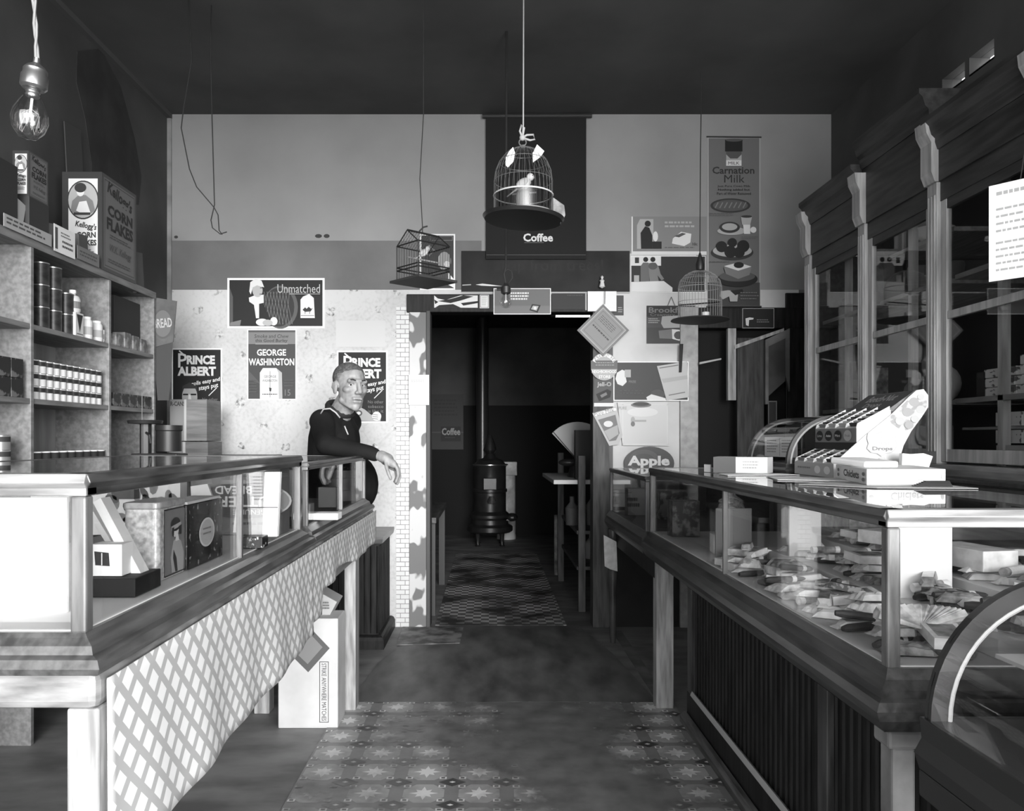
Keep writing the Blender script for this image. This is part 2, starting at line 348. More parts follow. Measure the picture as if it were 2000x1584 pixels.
trim(11, MB().box(XL, XL + .03, YF, YB, ZC - .03, ZC, M('ceiling_cove', .09, .8)), 0)
# window/door leftovers: second doorway has an open battered door
r = bpy.data.objects.new('door_1', None); r.location = (X(1420, YB), YB + .05, 0); COL.objects.link(r); struct(r)
dm = M('old_door_wood', .02, .6, g2=.07, scale=4, stretch=(9, 9, 1)); Y1 = YB - .06
b = MB(); b.box(X(1440, Y1), X(1492, Y1), Y1 + .0, Y1 + .03, .02, Z(660, Y1), dm); b.build('door_panel', r)
MB().box(X(1420, Y1), X(1436, Y1), Y1 - .02, Y1 + .02, Z(782, Y1), Z(642, Y1), PWOOD).build('edge_strip', r, label='pale splintered strip')
b = MB(); b.prism([(X(1432, Y1), Z(675, Y1)), (X(1528, Y1), Z(642, Y1)), (X(1528, Y1), Z(648, Y1)), (X(1432, Y1), Z(683, Y1))], Y1 - .03, Y1 - .005, TRIMW); b.build('top_rail', r)
b = MB(); b.prism([(X(1491, Y1), Z(665, Y1)), (X(1538, Y1), Z(643, Y1)), (X(1538, Y1), Z(765, Y1)), (X(1530, Y1), Z(735, Y1)), (X(1530, Y1), Z(662, Y1)), (X(1497, Y1), Z(678, Y1)), (X(1497, Y1), Z(790, Y1)), (X(1491, Y1), Z(790, Y1))], Y1 - .04, Y1 - .015, M('door_frame_worn', .09, .6, g2=.2, scale=5)); b.build('door_frame', r)
b = MB(); b.prism([(X(1497, Y1), Z(678, Y1)), (X(1530, Y1), Z(662, Y1)), (X(1530, Y1), Z(745, Y1)), (X(1497, Y1), Z(775, Y1))], Y1 - .03, Y1 - .02, M('door_leaf', .035, .5, g2=.09, scale=4)); b.build('door_leaf', r)
b = MB(); b.prism([(X(1365, Y1), Z(708, Y1)), (X(1407, Y1), Z(700, Y1)), (X(1407, Y1), Z(703, Y1)), (X(1365, Y1), Z(712, Y1))], Y1 - .02, Y1, LG); b.build('glint_strip', r)
Y2 = YB - .075
b = MB(); b.box(X(1500, Y2), X(1517, Y2), Y2, Y2 + .02, Z(835, Y2), Z(783, Y2), DK); b.box(X(1500, Y2), X(1517, Y2), Y2 - .004, Y2, Z(785, Y2), Z(783, Y2), MG); b.box(X(1500, Y2), X(1501.5, Y2), Y2 - .004, Y2, Z(835, Y2), Z(785, Y2), MG); b.box(X(1515.5, Y2), X(1517, Y2), Y2 - .004, Y2, Z(835, Y2), Z(785, Y2), MG); b.build('latch_plate', r)
struct(MB().box(xe0, xe1, YB + .101, YB + .16, 0, ze, M('doorway_dark', .012, .9)).build('wall_doorway_dark'))  # near-black panel fills the second doorway, its dark depth painted in
# ---------------------------------------------------------------- floor coverings
def lino_mat(name, pat, base, lo, hi):
    m = bpy.data.materials.new(name); m.use_nodes = True; nt = m.node_tree; b_ = nt.nodes['Principled BSDF']; b_.inputs['Roughness'].default_value = .38; b_.inputs['Specular IOR Level'].default_value = .5
    g = nt.nodes.new('ShaderNodeNewGeometry'); n = nt.nodes.new('ShaderNodeTexNoise'); n.inputs['Scale'].default_value = 2.0; n.inputs['Detail'].default_value = 6; n.inputs['Roughness'].default_value = .62
    nt.links.new(g.outputs['Position'], n.inputs['Vector']); sp = nt.nodes.new('ShaderNodeSeparateXYZ'); nt.links.new(g.outputs['Position'], sp.inputs[0])
    # worn path: middle right of the aisle
    wx = math_node(nt, 'SUBTRACT', sp.outputs[0], .28); wear = math_node(nt, 'MULTIPLY', math_node(nt, 'POWER', 2.718, math_node(nt, 'MULTIPLY', math_node(nt, 'MULTIPLY', wx, wx), -9.0)), .16)
    k = math_node(nt, 'ADD', n.outputs[0], wear); r = nt.nodes.new('ShaderNodeMapRange'); nt.links.new(k, r.inputs[0]); r.inputs[1].default_value = lo; r.inputs[2].default_value = hi
    n2 = nt.nodes.new('ShaderNodeTexNoise'); n2.inputs['Scale'].default_value = 9; n2.inputs['Detail'].default_value = 9; nt.links.new(g.outputs['Position'], n2.inputs['Vector'])
    bs = math_node(nt, 'MULTIPLY', base * 2.0, math_node(nt, 'ADD', .25, math_node(nt, 'MULTIPLY', n2.outputs[0], 1.5)))
    val = math_node(nt, 'ADD', math_node(nt, 'MULTIPLY', pat, math_node(nt, 'SUBTRACT', 1.0, r.outputs[0])), math_node(nt, 'MULTIPLY', bs, r.outputs[0]))
    cb = nt.nodes.new('ShaderNodeCombineColor')
    for i in range(3): nt.links.new(val, cb.inputs[i])
    nt.links.new(cb.outputs[0], b_.inputs['Base Color'])
    bp = nt.nodes.new('ShaderNodeBump'); bp.inputs['Strength'].default_value = .25; bp.inputs['Distance'].default_value = .003; nt.links.new(n2.outputs[0], bp.inputs['Height']); nt.links.new(bp.outputs[0], b_.inputs['Normal']); return m
lb = lino_mat('lino_ground', .24, .085, .42, .60); lw = lino_mat('lino_star_pale', .80, .085, .42, .60); lk = lino_mat('lino_dark_diamond', .06, .085, .42, .60); lm = lino_mat('lino_mid', .42, .085, .42, .60)
b = MB(); zf = .004; ya, yb = .9, Z(0, 1) * 0 + 1.25 * F / (1373 - VY)
b.box(-.70, .87, ya, yb, 0, zf, lb)
per = .195; eps = [0.0006, .0012, .0018]
def flat(pts, m, lv):
    pts = [(min(max(x, -.70), .87), min(max(y, ya), yb)) for x, y in pts]; b.add([(x, y, zf + lv * .0005) for x, y in pts], [tuple(range(len(pts)))], m)
for i in range(9):
    for j in range(15):
        cx = -.62 + i * per; cy = yb - .07 - j * per * .92
        if cx > .87 or cy < ya: continue
        for s_ in (1,):
            star = []
            for k in range(16):
                rr = (.052 if k % 4 == 0 else .040) if k % 2 == 0 else .024; a = PI * k / 8; star.append((cx + rr * math.cos(a), cy + rr * math.sin(a)))
            flat(star, lw, 2)
            ring = []
            for k in range(8): a = PI * k / 4 + PI / 8; ring.append((cx + .078 * math.cos(a), cy + .078 * math.sin(a)))
            flat(ring, lm, 1)
            for sx in (-1, 1):
                for sy in (-1, 1):
                    qx, qy = cx + sx * .062, cy + sy * .055; flat([(qx - .013, qy - .010), (qx + .013, qy - .010), (qx + .013, qy + .010), (qx - .013, qy + .010)], lw, 3)
                    flat([(qx - .007, qy - .005), (qx + .007, qy - .005), (qx + .007, qy + .005), (qx - .007, qy + .005)], lk, 4)
            dx, dy = cx + per / 2, cy + per * .46
            flat([(dx - .05, dy), (dx, dy - .035), (dx + .05, dy), (dx, dy + .035)], lk, 2); flat([(dx - .012, dy), (dx, dy - .008), (dx + .012, dy), (dx, dy + .008)], lw, 3)
tag(b.build('linoleum_sheet'), 'worn star-patterned linoleum on the floor of the near aisle', 'linoleum')
mid = M('dark_scuffed_linoleum', .03, .45, g2=.25, scale=5.5, stretch=(1.2, .5, 1), lo=.22, hi=.78, bump=.35, spec=.5, detail=9)
b = MB(); b.prism([(-.66, yb + .005), (.80, yb + .005), (.72, 4.6), (.60, YB + .02), (-.40, YB + .02), (-.62, 4.4)], 0, .004, mid, axis='z'); tag(b.build('linoleum_sheet'), 'dark scuffed linoleum between the star-patterned sheet and the doorway', 'linoleum')
b = MB(); yy = P(0, 1225, 1); b.prism([(X(787, 5.25), 5.24), (X(905, 5.2), 5.24), (X(899, 4.9), 4.83), (X(775, 4.8), 4.78)], 0.0045, .008, M('worn_mat', .08, .5, g2=.3, scale=9, lo=.4, hi=.6, detail=7), axis='z'); tag(b.build('floor_mat'), 'small worn patterned mat in front of the left door jamb', 'mat')
def tile_mat():
    m = M('back_room_lino', .05, .4); nt = m.node_tree; b_ = nt.nodes['Principled BSDF']; g = nt.nodes.new('ShaderNodeNewGeometry'); t = nt.nodes.new('ShaderNodeTexChecker'); t.inputs['Scale'].default_value = 18
    n = nt.nodes.new('ShaderNodeTexNoise'); n.inputs['Scale'].default_value = 3; nt.links.new(g.outputs['Position'], n.inputs['Vector']); nt.links.new(g.outputs['Position'], t.inputs['Vector'])
    r = nt.nodes.new('ShaderNodeMix'); r.data_type = 'RGBA'; t.inputs['Color1'].default_value = (.2, .2, .2, 1); t.inputs['Color2'].default_value = (.62, .62, .62, 1)
    rr = nt.nodes.new('ShaderNodeMapRange'); rr.inputs[1].default_value = .38; rr.inputs[2].default_value = .62; nt.links.new(n.outputs[0], rr.inputs[0]); nt.links.new(rr.outputs[0], r.inputs[0])
    nt.links.new(t.outputs[0], r.inputs[6]); r.inputs[7].default_value = (.05, .05, .05, 1); nt.links.new(r.outputs[2], b_.inputs['Base Color']); return m
tag(MB().box(-.36, .52, YB + .03, 8.6, 0, .004, tile_mat()).build('linoleum_sheet'), 'checked linoleum on the back room floor beyond the doorway', 'linoleum')
b = MB(); b.box(.80, .862, 3.55, 5.15, 0, .003, M('pale_floor_patch', .16, .7, noise=.4, scale=5)); tag(b.build('floor_board'), 'dusty pale floor board along the right counter legs', 'board')
# ================================================================ SHOWCASES
CASEW = M('case_rail_wood', .02, .3, g2=.09, scale=5, stretch=(9, 1.2, 9), spec=.6, bump=.12)
POSTW = M('case_post_wood', .06, .3, g2=.16, scale=5, stretch=(9, 9, 1.2), spec=.6, bump=.12)
def showcase(label, x0, x1, y0, y1, zb, zt, rail, prof, deckm, mull=(), pw=.024, front=1, group=None, railw=None):
    """front=1: customer side is +x.  prof: (offset, z) rings of the base moulding"""
    t = thing('showcase', ((x0 + x1) / 2, (y0 + y1) / 2, prof[0][1]), label, 'display case', group)
    MB().rectloft(x0, x1, y0, y1, prof, WOOD if front > 0 else M('shaded_varnished_wood', .022, .28, g2=.065, scale=6, stretch=(8, 1, 8), spec=.6, bump=.15)).build('base_molding', t)  # right run: darker copy of the varnished wood, aisle shade painted in
    MB().box(x0 + .01, x1 - .01, y0 + .01, y1 - .01, zb - .004, zb + .002, deckm).build('deck', t)
    b = MB(); r = rail; z0 = zt - r; rw = railw or pw + .01; q = CASEW
    pr = lambda a, c: [(a, z0), (a, z0 + r * .35), (a + c * .006, z0 + r * .6), (a, zt), (a - c * rw, zt), (a - c * rw, z0)]
    b.prism(pr(x0, -1), y0 + .004, y1 - .004, q); b.prism(pr(x1, 1), y0 + .004, y1 - .004, q)
    for yy, c in ((y0, -1), (y1, 1)): b.prism([(p, z) for p, z in pr(yy, c)], x0, x1, M('case_end_rail_lit', .12, .3, g2=.3, scale=5, stretch=(1.2, 9, 9), spec=.6), axis='x')  # end rails: paler copy of rail wood, brightness of facing ends painted in
    b.build('top_rail', t, bevel=.002)
    for xx in (x0, x1 - pw):
        for yy in (y0, y1 - pw): MB().box(xx, xx + pw, yy, yy + pw, zb - .002, zt - r, POSTW).build('corner_post', t, bevel=.004)
    fx = x1 if front > 0 else x0
    g = .008
    MB().box(fx - front * (pw * .5) - .002, fx - front * (pw * .5) + .002, y0 + pw, y1 - pw, zb, zt - r, GLASS).build('front_pane', t)
    MB().box(x0 + pw, x1 - pw, y0 + pw * .5 - .002, y0 + pw * .5 + .002, zb, zt - r, GLASS).build('end_pane', t)
    MB().box(x0 + pw, x1 - pw, y1 - pw * .5 - .002, y1 - pw * .5 + .002, zb, zt - r, GLASS).build('end_pane', t)
    MB().box(x0 + rw, x1 - rw, y0 + rw, y1 - rw, zt - .006, zt - .001, GLASS).build('top_pane', t)
    for ym in mull: MB().box(min(fx, fx - front * .014), max(fx, fx - front * .014), ym - .006, ym + .006, zb, zt - r, POSTW).build('mullion', t)
    bx = x0 if front > 0 else x1 - .012
    MB().box(bx, bx + .012, y0 + pw, y1 - pw, zb, zt - r, M('case_back_board', .10, .5, g2=.2, scale=5, stretch=(9, 1, 9))).build('back_panel', t)
    return t
# ---- left run
profL = [(.012, .884), (.036, .884), (.042, .895), (.036, .908), (.022, .912), (.018, .925), (.004, .935), (-.002, .942)]
case1 = showcase('long wooden showcase with glass sides on the left counter, nearest the camera', -1.25, -.642, 1.26, 2.715, .942, 1.195, .036, profL, M('case_paper_floor', .7, .7), mull=(2.06,), pw=.026)
case2 = showcase('smaller glass showcase on the left counter with a man leaning on its far end', -1.18, -.642, 2.80, 4.12, .942, 1.167, .026, profL, M('case_dark_floor', .08, .6), mull=(3.47,), pw=.02)
# counter that carries them
t = thing('counter', (-.9, 2.8, 0), 'left counter table of bare boards on posts, draped with diamond-patterned oilcloth', 'counter')
b = MB(); b.box(-1.3, -.612, 1.235, 4.2, .826, .884, M('counter_slab', .12, .5, g2=.3, scale=5, stretch=(2, 2, 9), spec=.5)); b.build('counter_slab', t, bevel=.014)
MB().box(-.635, -.612, 2.7, 4.2, .70, .826, M('apron_board', .16, .6, g2=.26, scale=4, stretch=(9, 1, 9))).build('apron', t)
for (x0, x1, y0, y1, zt_) in ((-.665, -.615, 1.245, 1.31, .826), (-.655, -.575, 3.64, 3.74, .826), (-1.07, -1.0, 3.6, 3.68, .826), (-1.28, -1.21, 1.26, 1.33, .826), (-1.28, -1.21, 4.1, 4.18, .826)):
    if x1 == -.575: x0, x1 = -.666, -.5735; b = MB().box(x0, x1 - .04, y0, y1, 0, zt_, PWOOD)
    else: b = MB().box(x0, x1, y0, y1, 0, zt_, PWOOD)
    b.build('leg', t, bevel=.004)
def diamond_mat():
    m = bpy.data.materials.new('diamond_oilcloth'); m.use_nodes = True; nt = m.node_tree; b_ = nt.nodes['Principled BSDF']; b_.inputs['Roughness'].default_value = .42
    g = nt.nodes.new('ShaderNodeTexCoord'); sp = nt.nodes.new('ShaderNodeSeparateXYZ'); nt.links.new(g.outputs['Object'], sp.inputs[0])
    u = math_node(nt, 'DIVIDE', sp.outputs[1], .064); v = math_node(nt, 'DIVIDE', sp.outputs[2], .064)
    a = math_node(nt, 'FRACT', math_node(nt, 'ADD', u, v)); c = math_node(nt, 'FRACT', math_node(nt, 'ADD', math_node(nt, 'SUBTRACT', u, v), 50.0))
    d = math_node(nt, 'MULTIPLY', math_node(nt, 'LESS_THAN', a, .66), math_node(nt, 'LESS_THAN', c, .66))
    val = math_node(nt, 'ADD', .46, math_node(nt, 'MULTIPLY', d, .40)); cb = nt.nodes.new('ShaderNodeCombineColor')
    for i in range(3): nt.links.new(val, cb.inputs[i])
    nt.links.new(cb.outputs[0], b_.inputs['Base Color']); return m
b = MB(); N = 130; rows = 14; vs = []; fs = []
for i in range(N + 1):
    y = 1.25 + (4.215 - 1.25) * i / N
    ztop = .872; zbot = .575 + .012 * math.sin(y * 3) if y < 2.7 else (.62 if y < 2.86 else .705 + .03 * max(0, math.sin((y - 2.9) * 5)) * (y > 3.1))
    for j in range(rows + 1):
        f = j / rows; z = ztop + (zbot - ztop) * f
        x = -.604 + .006 * math.sin(y * 9) * f + .004 * math.sin(y * 23 + 1) * f + (.012 * f if y < 2.7 else 0)
        vs.append((x, y, z))
for i in range(N):
    for j in range(rows): a = i * (rows + 1) + j; fs.append((a, a + rows + 1, a + rows + 2, a + 1))
b.add(vs, fs, diamond_mat()); o = b.build('oilcloth', smooth=True, origin=(-.6, 1.2, .5)); md = o.modifiers.new('thick', 'SOLIDIFY'); md.thickness = .0025
tag(o, 'white and grey diamond-patterned oilcloth tacked along the front of the left counter', 'oilcloth')
# ---- contents of case 1
def box_thing(name, label, cat, x0, x1, y0, y1, z0, z1, m, bevel=.002, art=None, group=None, rz=0):
    c = Vector(((x0 + x1) / 2, (y0 + y1) / 2, z0)); b = MB(); b.box(x0, x1, y0, y1, z0, z1, m)
    o = b.build(name, bevel=bevel); tag(o, label, cat, group)
    if rz: o.rotation_euler = (0, 0, rz)
    return o
def front_art(Y): return Art(lambda px, py: P(px, py, Y), (0, -1, 0))
zd_ = .946
a = front_art(1.40); a.slab([(-30, 972), (131, 972), (131, 1232), (-30, 1232)], WHT, .006); a.line([(60, 1125), (131, 1078)], 3, LG); a.line([(60, 1127), (131, 1165)], 2, LG)
tag(a.mb.build('display_card'), 'big blank white card behind the near end glass of the left showcase', 'card')
a = front_art(1.72); a.slab([(60, 925), (135, 922), (135, 980), (60, 980)], LG, .004); a.ell(100, 950, 30, 18, PAP); tag(a.mb.build('doily_card'), 'pale picture card above the blank white card in the left showcase', 'card')
box_thing('dark_box', 'low black shiny box on the showcase floor beside the near left post', 'box', X(150, 1.52), X(264, 1.52), 1.52, 1.64, zd_, Z(1130, 1.52), BLK)
a = front_art(1.54); yb_ = Z(1130, 1.52) + .001; b = MB(); b.box(X(176, 1.54), X(238, 1.54), 1.54, 1.59, yb_, yb_ + .062, WHT)
o = b.build('white_carton', bevel=.001)
tag(o, 'small white carton with a black square picture, standing on the black box', 'carton')
a = Art(lambda px, py: P(px, py, 1.539), (0, -1, 0)); a.slab([(184, 1077), (212, 1080), (214, 1106), (186, 1104)], DK, .001); a.rect(198, 1080, 200, 1104, WHT); q = a.mb.build('picture', o)
# long leaning white strips
for (p0, p1, w_, lab) in (((198, 975), (290, 1150), 11, 'long white carton lid leaning diagonally across the left showcase, nearer one'), ((172, 985), (266, 1135), 7, 'thin white carton edge leaning diagonally behind the long white lid')):
    Yq = 1.60 if w_ == 11 else 1.72
    A_ = P(*p0, Yq); B_ = P(*p1, Yq + (.0 if w_ == 11 else .02)); B_.z = max(B_.z, zd_ + .004)
    d = B_ - A_; b = MB(); b.obox((A_ + B_) / 2, (w_ / F * Yq * 1.6, .04, d.length), (0, math.atan2(d.x, d.z), 0), WHT)
    tag(b.build('long_carton', bevel=.001), lab, 'box lid')
def leafy(a, x0, y0, x1, y1, n, m, R):
    for i in range(n):
        x, y = R.uniform(x0, x1), R.uniform(y0, y1); r_ = R.uniform(.5, 1) * (y1 - y0) * .16
        a.ell(x, y, r_, r_ * .55, m, 9, R.uniform(0, 3))
        a.k -= 1
    a.k += 1
R = random.Random(3)
a = front_art(2.2); a.slab([(172, 920), (352, 915), (352, 1040), (172, 1045)], PAP, .05); leafy(a, 190, 928, 345, 1035, 26, MG, R); leafy(a, 190, 928, 345, 1035, 12, DG, R)
tag(a.mb.build('flowered_box'), 'white box printed with grey leaves and flowers, upright at the back of the left showcase', 'box')
a = front_art(1.95); a.slab([(228, 935), (262, 935), (262, 975), (228, 975)], DG, .03); leafy(a, 232, 938, 258, 972, 6, LG, R); tag(a.mb.build('dark_flowered_packet'), 'small dark flowered packet standing before the leaf-printed box', 'packet')
a = front_art(1.98); a.slab([(225, 1030), (300, 1030), (300, 1094), (225, 1094)], WHT, .03); a.frame(230, 1035, 295, 1090, 2, LG); tag(a.mb.build('white_frame_box'), 'white box with a thin grey outline behind the leaning lid', 'box')
# tin with a lady: rounded tin body
def rounded(x0, x1, y0, y1, r, n=5):
    pts = []
    for cx, cy, a0 in ((x1 - r, y1 - r, 0), (x0 + r, y1 - r, PI / 2), (x0 + r, y0 + r, PI), (x1 - r, y0 + r, 1.5 * PI)):
        for i in range(n + 1): a_ = a0 + PI / 2 * i / n; pts.append((cx + r * math.cos(a_), cy + r * math.sin(a_)))
    return pts
tx = -.705; ty0 = tx * F / (313 - VX); ty1 = tx * F / (362 - VX)
t = thing('biscuit_tin', (tx, (ty0 + ty1) / 2, zd_), 'tall biscuit tin with a portrait of a lady in a hat on its side', 'tin')
b = MB(); b.prism(rounded(tx - .075, tx, ty0 - .01, ty1, .012), zd_, 1.10, M('speckled_tin', .6, .35, noise=.35, scale=90, metal=.2), axis='z'); b.build('body', t, smooth=False)
b = MB(); b.prism(rounded(tx - .077, tx + .002, ty0 - .012, ty1 + .002, .013), 1.10, 1.115, M('tin_lid', .5, .35, metal=.3, noise=.2, scale=50), axis='z'); b.build('lid', t, bevel=.003)
ty0 += .012
def uy(u, v): return Vector((tx + .0012, ty0 + (ty1 - ty0) * u, 1.10 - (1.10 - zd_) * v))
a = Art(uy, (1, 0, 0), .0004); a.poly([(.04 + .05 * (1 - math.cos(t_)), .0) for t_ in (0,)] + [(.05, .06), (.15, .02), (.85, .02), (.95, .06), (.95, .98), (.05, .98)], MG); a.frame(.04, .02, .96, .98, .02, DK)
a.poly([(.35, .95), (.3, .72), (.42, .5), (.55, .46), (.75, .52), (.88, .7), (.86, .96)], LG); a.poly([(.42, .62), (.55, .75), (.6, .95), (.5, .95), (.4, .75)], DK)
a.ell(.5, .34, .14, .105, PAP); a.ell(.5, .26, .21, .10, DK); a.poly([(.3, .28), (.72, .24), (.74, .3), (.3, .34)], LG); a.poly([(.32, .3), (.42, .3), (.4, .44), (.34, .42)], DK); a.poly([(.6, .3), (.74, .28), (.74, .42), (.64, .42)], DK)
a.ell(.56, .33, .012, .008, BLK, 8); a.ell(.47, .33, .012, .008, BLK, 8); a.poly([(.46, .4), (.56, .4), (.6, .5), (.44, .5)], PAP)
a.mb.build('portrait', t, label='portrait of a lady in a cloche hat')
# dark tin with the round label
ux = -.70; uy0 = ux * F / (367 - VX); uy1 = ux * F / (436 - VX)
t = thing('candy_tin', (ux, (uy0 + uy1) / 2, zd_), 'square black flecked tin with a round pale label, beside the lady tin', 'tin')
MB().prism(rounded(ux - .07, ux, uy0, uy1, .008), zd_, 1.095, M('black_flecked', .012, .25, g2=.3, scale=60, lo=.62, hi=.68), axis='z').build('body', t)
a = Art(lambda u, v: Vector((ux + .001, uy0 + (uy1 - uy0) * u, 1.095 - (1.095 - zd_) * v)), (1, 0, 0), .0004); a.ell(.5, .5, .22, .24, PAP, 28); a.ell(.5, .5, .19, .21, M('label_grey', .5), 28)
for i, s_ in enumerate(('FINE', 'CANDY')): a.lines(.38, .42 + i * .08, .62, .48 + i * .08, 1, MG)
a.mb.build('round_label', t, label='round pale paper label')
b = MB(); b.box(ux - .075, ux - .005, uy0 + .01, uy1 - .01, 1.097, 1.103, PAP); tag(b.build('paper_sheet'), 'white paper sheet lying on top of the black flecked tin', 'paper')
# upside-down carton at the far end
Yc = 2.52; a = Art(lambda px, py: P(px, py, Yc), (0, -1, 0)); t = thing('bread_carton', ((X(480, Yc)), Yc + .05, zd_), 'cardboard carton with upside-down words in an oval, far end of the left showcase', 'carton')
MB().box(X(372, Yc), -.665, Yc, Yc + .12, zd_, Z(915, Yc), M('carton_grey', .24, .7, noise=.15, scale=8)).build('body', t, bevel=.002)
a.k = 1; a.ell(475, 978, 95, 38, MG, 30); a.ell(475, 978, 91, 35, M('oval_dark', .10), 30)
a.text('BREAD', 420, 949, 492, 965, PAP, .02, 0, PI); a.text('BUTTER', 425, 969, 545, 990, PAP, .02, 0, PI); a.text('GENUINE', 455, 995, 520, 1005, LG, .02, 0, PI); a.lines(390, 925, 560, 936, 1, MG); a.lines(455, 1020, 530, 1030, 1, DG)
a.mb.build('printing', t)
a = front_art(2.42); a.slab([(466, 950), (476, 958), (462, 1040), (455, 1040)], WHT, .004); tag(a.mb.build('paper_slip'), 'narrow white paper slip standing against the printed carton', 'paper')
a = front_art(2.3); a.slab([(517, 922), (547, 922), (541, 1048), (512, 1048)], WHT, .02); a.rect(514, 990, 543, 992, DG); a.text('CIGARS', 505, 930, 560, 942, LG, 0, 0, PI / 2) if False else a.lines(520, 930, 540, 980, 8, LG); tag(a.mb.build('card_bundle'), 'upright bundle of white cards held by a band, before the printed carton', 'cards')
a = front_art(2.14); a.slab([(372, 950), (405, 945), (420, 985), (375, 990)], PAP, .01); tag(a.mb.build('price_card'), 'tilted white price card behind the black flecked tin', 'card')
box_thing('small_black_packet', 'small black packet with white flecks lying at the far glass of the near left showcase', 'packet', X(462, 2.2), X(512, 2.2), 2.2, 2.26, zd_, zd_ + .032, M('black_white_flecks', .01, .4, g2=.5, scale=70, lo=.58, hi=.62))
# ---- case 2 contents
t = thing('layered_cake', (-.74, 3.95, zd_), 'low round drum-shaped cake box in the far left showcase', 'cake box')
MB().lathe([(.078, 0), (.078, .05), (.074, .055), (.074, .11), (.078, .115), (.078, .15), (.0001, .153)], (-.74, 3.95, zd_), M('drum_grey', .10, .45, noise=.3, scale=20), 28).build('body', t, smooth='auto')
box_thing('white_packet', 'flat white packet in the near corner of the far left showcase', 'packet', X(612, 2.98), X(660, 2.98), 2.98, 3.06, zd_, zd_ + .025, WHT)
box_thing('paper_packet', 'crumpled grey paper packet behind the flat white one', 'packet', -.80, -.70, 3.1, 3.17, zd_, zd_ + .05, LG)
box_thing('candy_carton', 'pale carton at the middle of the far left showcase', 'carton', -.76, -.68, 3.52, 3.6, zd_, zd_ + .09, MG)
# ---------------------------------------------------------------- under and behind the left counter
Yc = 3.42; t = thing('match_crate', (X(601, Yc), 3.55, 0), 'upright white carton lettered Strike Anywhere Matches with a dark diamond, under the left counter', 'carton')
MB().box(X(543, Yc), X(660, Yc), Yc, Yc + .17, 0, Z(1208, Yc), M('white_board', .55, .7, noise=.1, scale=6)).build('body', t, bevel=.005)
a = Art(lambda px, py: P(px, py, Yc), (0, -1, 0)); a.k = 1; a.poly([(605, 1225), (644, 1266), (602, 1313), (566, 1277)], DG); a.poly([(606, 1238), (630, 1264), (601, 1297), (577, 1274)], MG)
a.frame(624, 1292, 642, 1411, 1.2, DK); a.text('STRIKE ANYWHERE MATCHES', 577, 1347, 689, 1356, DK, .01, 0, PI / 2); a.mb.build('printing', t)
b = MB(); b.obox(P(632, 1185, 3.56) + Vector((0, 0, .025)), (.12, .14, .09), (0, .5, 0), LG); o = b.build('tilted_carton', bevel=.003); tag(o, 'small pale carton tipped on top of the matches carton', 'carton')
q = MB(); a = Art(lambda u, v: P(637 + u, 1190 + v, 3.47), (0, -1, 0)); a.lines(-8, -14, 8, 2, 3, DG); a.mb.build('lettering', o)
# beadboard cabinet
t = thing('beadboard_cabinet', (-.9, 4.95, 0), 'dark low beadboard cabinet at the far end of the left counter against the wallpapered wall', 'cabinet')
b = MB(); b.rectloft(-1.25, -.645, 4.72, 5.25, [(0, 0), (.02, 0), (.02, .05), (.012, .07), (0, .08)], DWOOD); b.build('plinth', t)
b = MB(); b.box(-1.24, -.66, 4.735, 5.25, .08, .62, DWOOD)
for i in range(14): y = 4.76 + i * .035; b.tube([(-.66, y, .09), (-.66, y, .61)], .006, DWOOD, 6)
for i in range(15): x = -1.2 + i * .038; b.tube([(x, 4.735, .09), (x, 4.735, .61)], .006, DWOOD, 6)
b.build('body', t)
MB().rectloft(-1.25, -.65, 4.72, 5.25, [(0, .62), (.015, .63), (.02, .655), (.02, .668)], M('cab_top', .05, .3, g2=.13, scale=5, spec=.6)).build('top_board', t)
# ---------------------------------------------------------------- left shelves
XS = -1.87; t = thing('wall_shelves', (-2.0, 3.6, 0), 'tall open wooden shelving along the left wall, stocked with cans', 'shelves')
ys0 = 2.0; yD = [2.0, 3.235, 3.90, 4.42]
for i, z in enumerate((.35, .72, 1.07, 1.395, 1.70, 2.045)):
    MB().box(XL + .002, XS, ys0, 4.43, z, z + .022, SWOOD).build('shelf_board', t, bevel=.002)
for y in yD: MB().box(XL + .002, XS + .003, y - .011, y + .011, 0, 2.045, SWOOD).build('upright', t, bevel=.002)
MB().box(XL + .001, XL + .01, ys0, 4.42, 0, 2.06, M('shelf_back', .24, .7, g2=.36, scale=2.5, stretch=(1, 7, 1), detail=3)).build('back_board', t)
MB().box(XS - .002, XS + .006, ys0, 4.43, 2.035, 2.07, SWOOD).build('front_edge', t)
def can(name, x, y, z, r, h, side, top, label, group, band=None, cat='can'):
    t = thing(name, (x, y, z), label, cat, group)
    b = MB(); b.lathe([(r, 0), (r, h * .97), (r * .96, h * .97)], (x, y, z), side, 18); 
    if band: b.lathe([(r * 1.006, h * .55), (r * 1.006, h * .9)], (x, y, z), band, 18, cap=False)
    b.build('body', t, smooth='auto'); b = MB(); b.lathe([(r * 1.02, h * .955), (r * 1.02, h), (r * .9, h), (r * .9, h * .985), (.0005, h * .985)], (x, y, z), top, 18); b.build('rim', t, smooth='auto'); return t
r_ = .0255; hh = .0545
proto = None; zc_ = 1.417
for k in range(3):
    for j in range(11):
        y = 3.30 + j * .0533; x = XS - .035
        lab = 'small white-banded milk can in the three-high wall of cans on the left shelves'
        if proto is None: proto = can('milk_can', x, y, zc_ + .0005, r_, hh, M('can_white', .72, .4), TIN, lab, 'small milk cans stacked three high', M('can_dark_band', .03, .4))
        else: dup(proto, (x, y, zc_ + k * .0552 + .0005), random.uniform(0, 6))
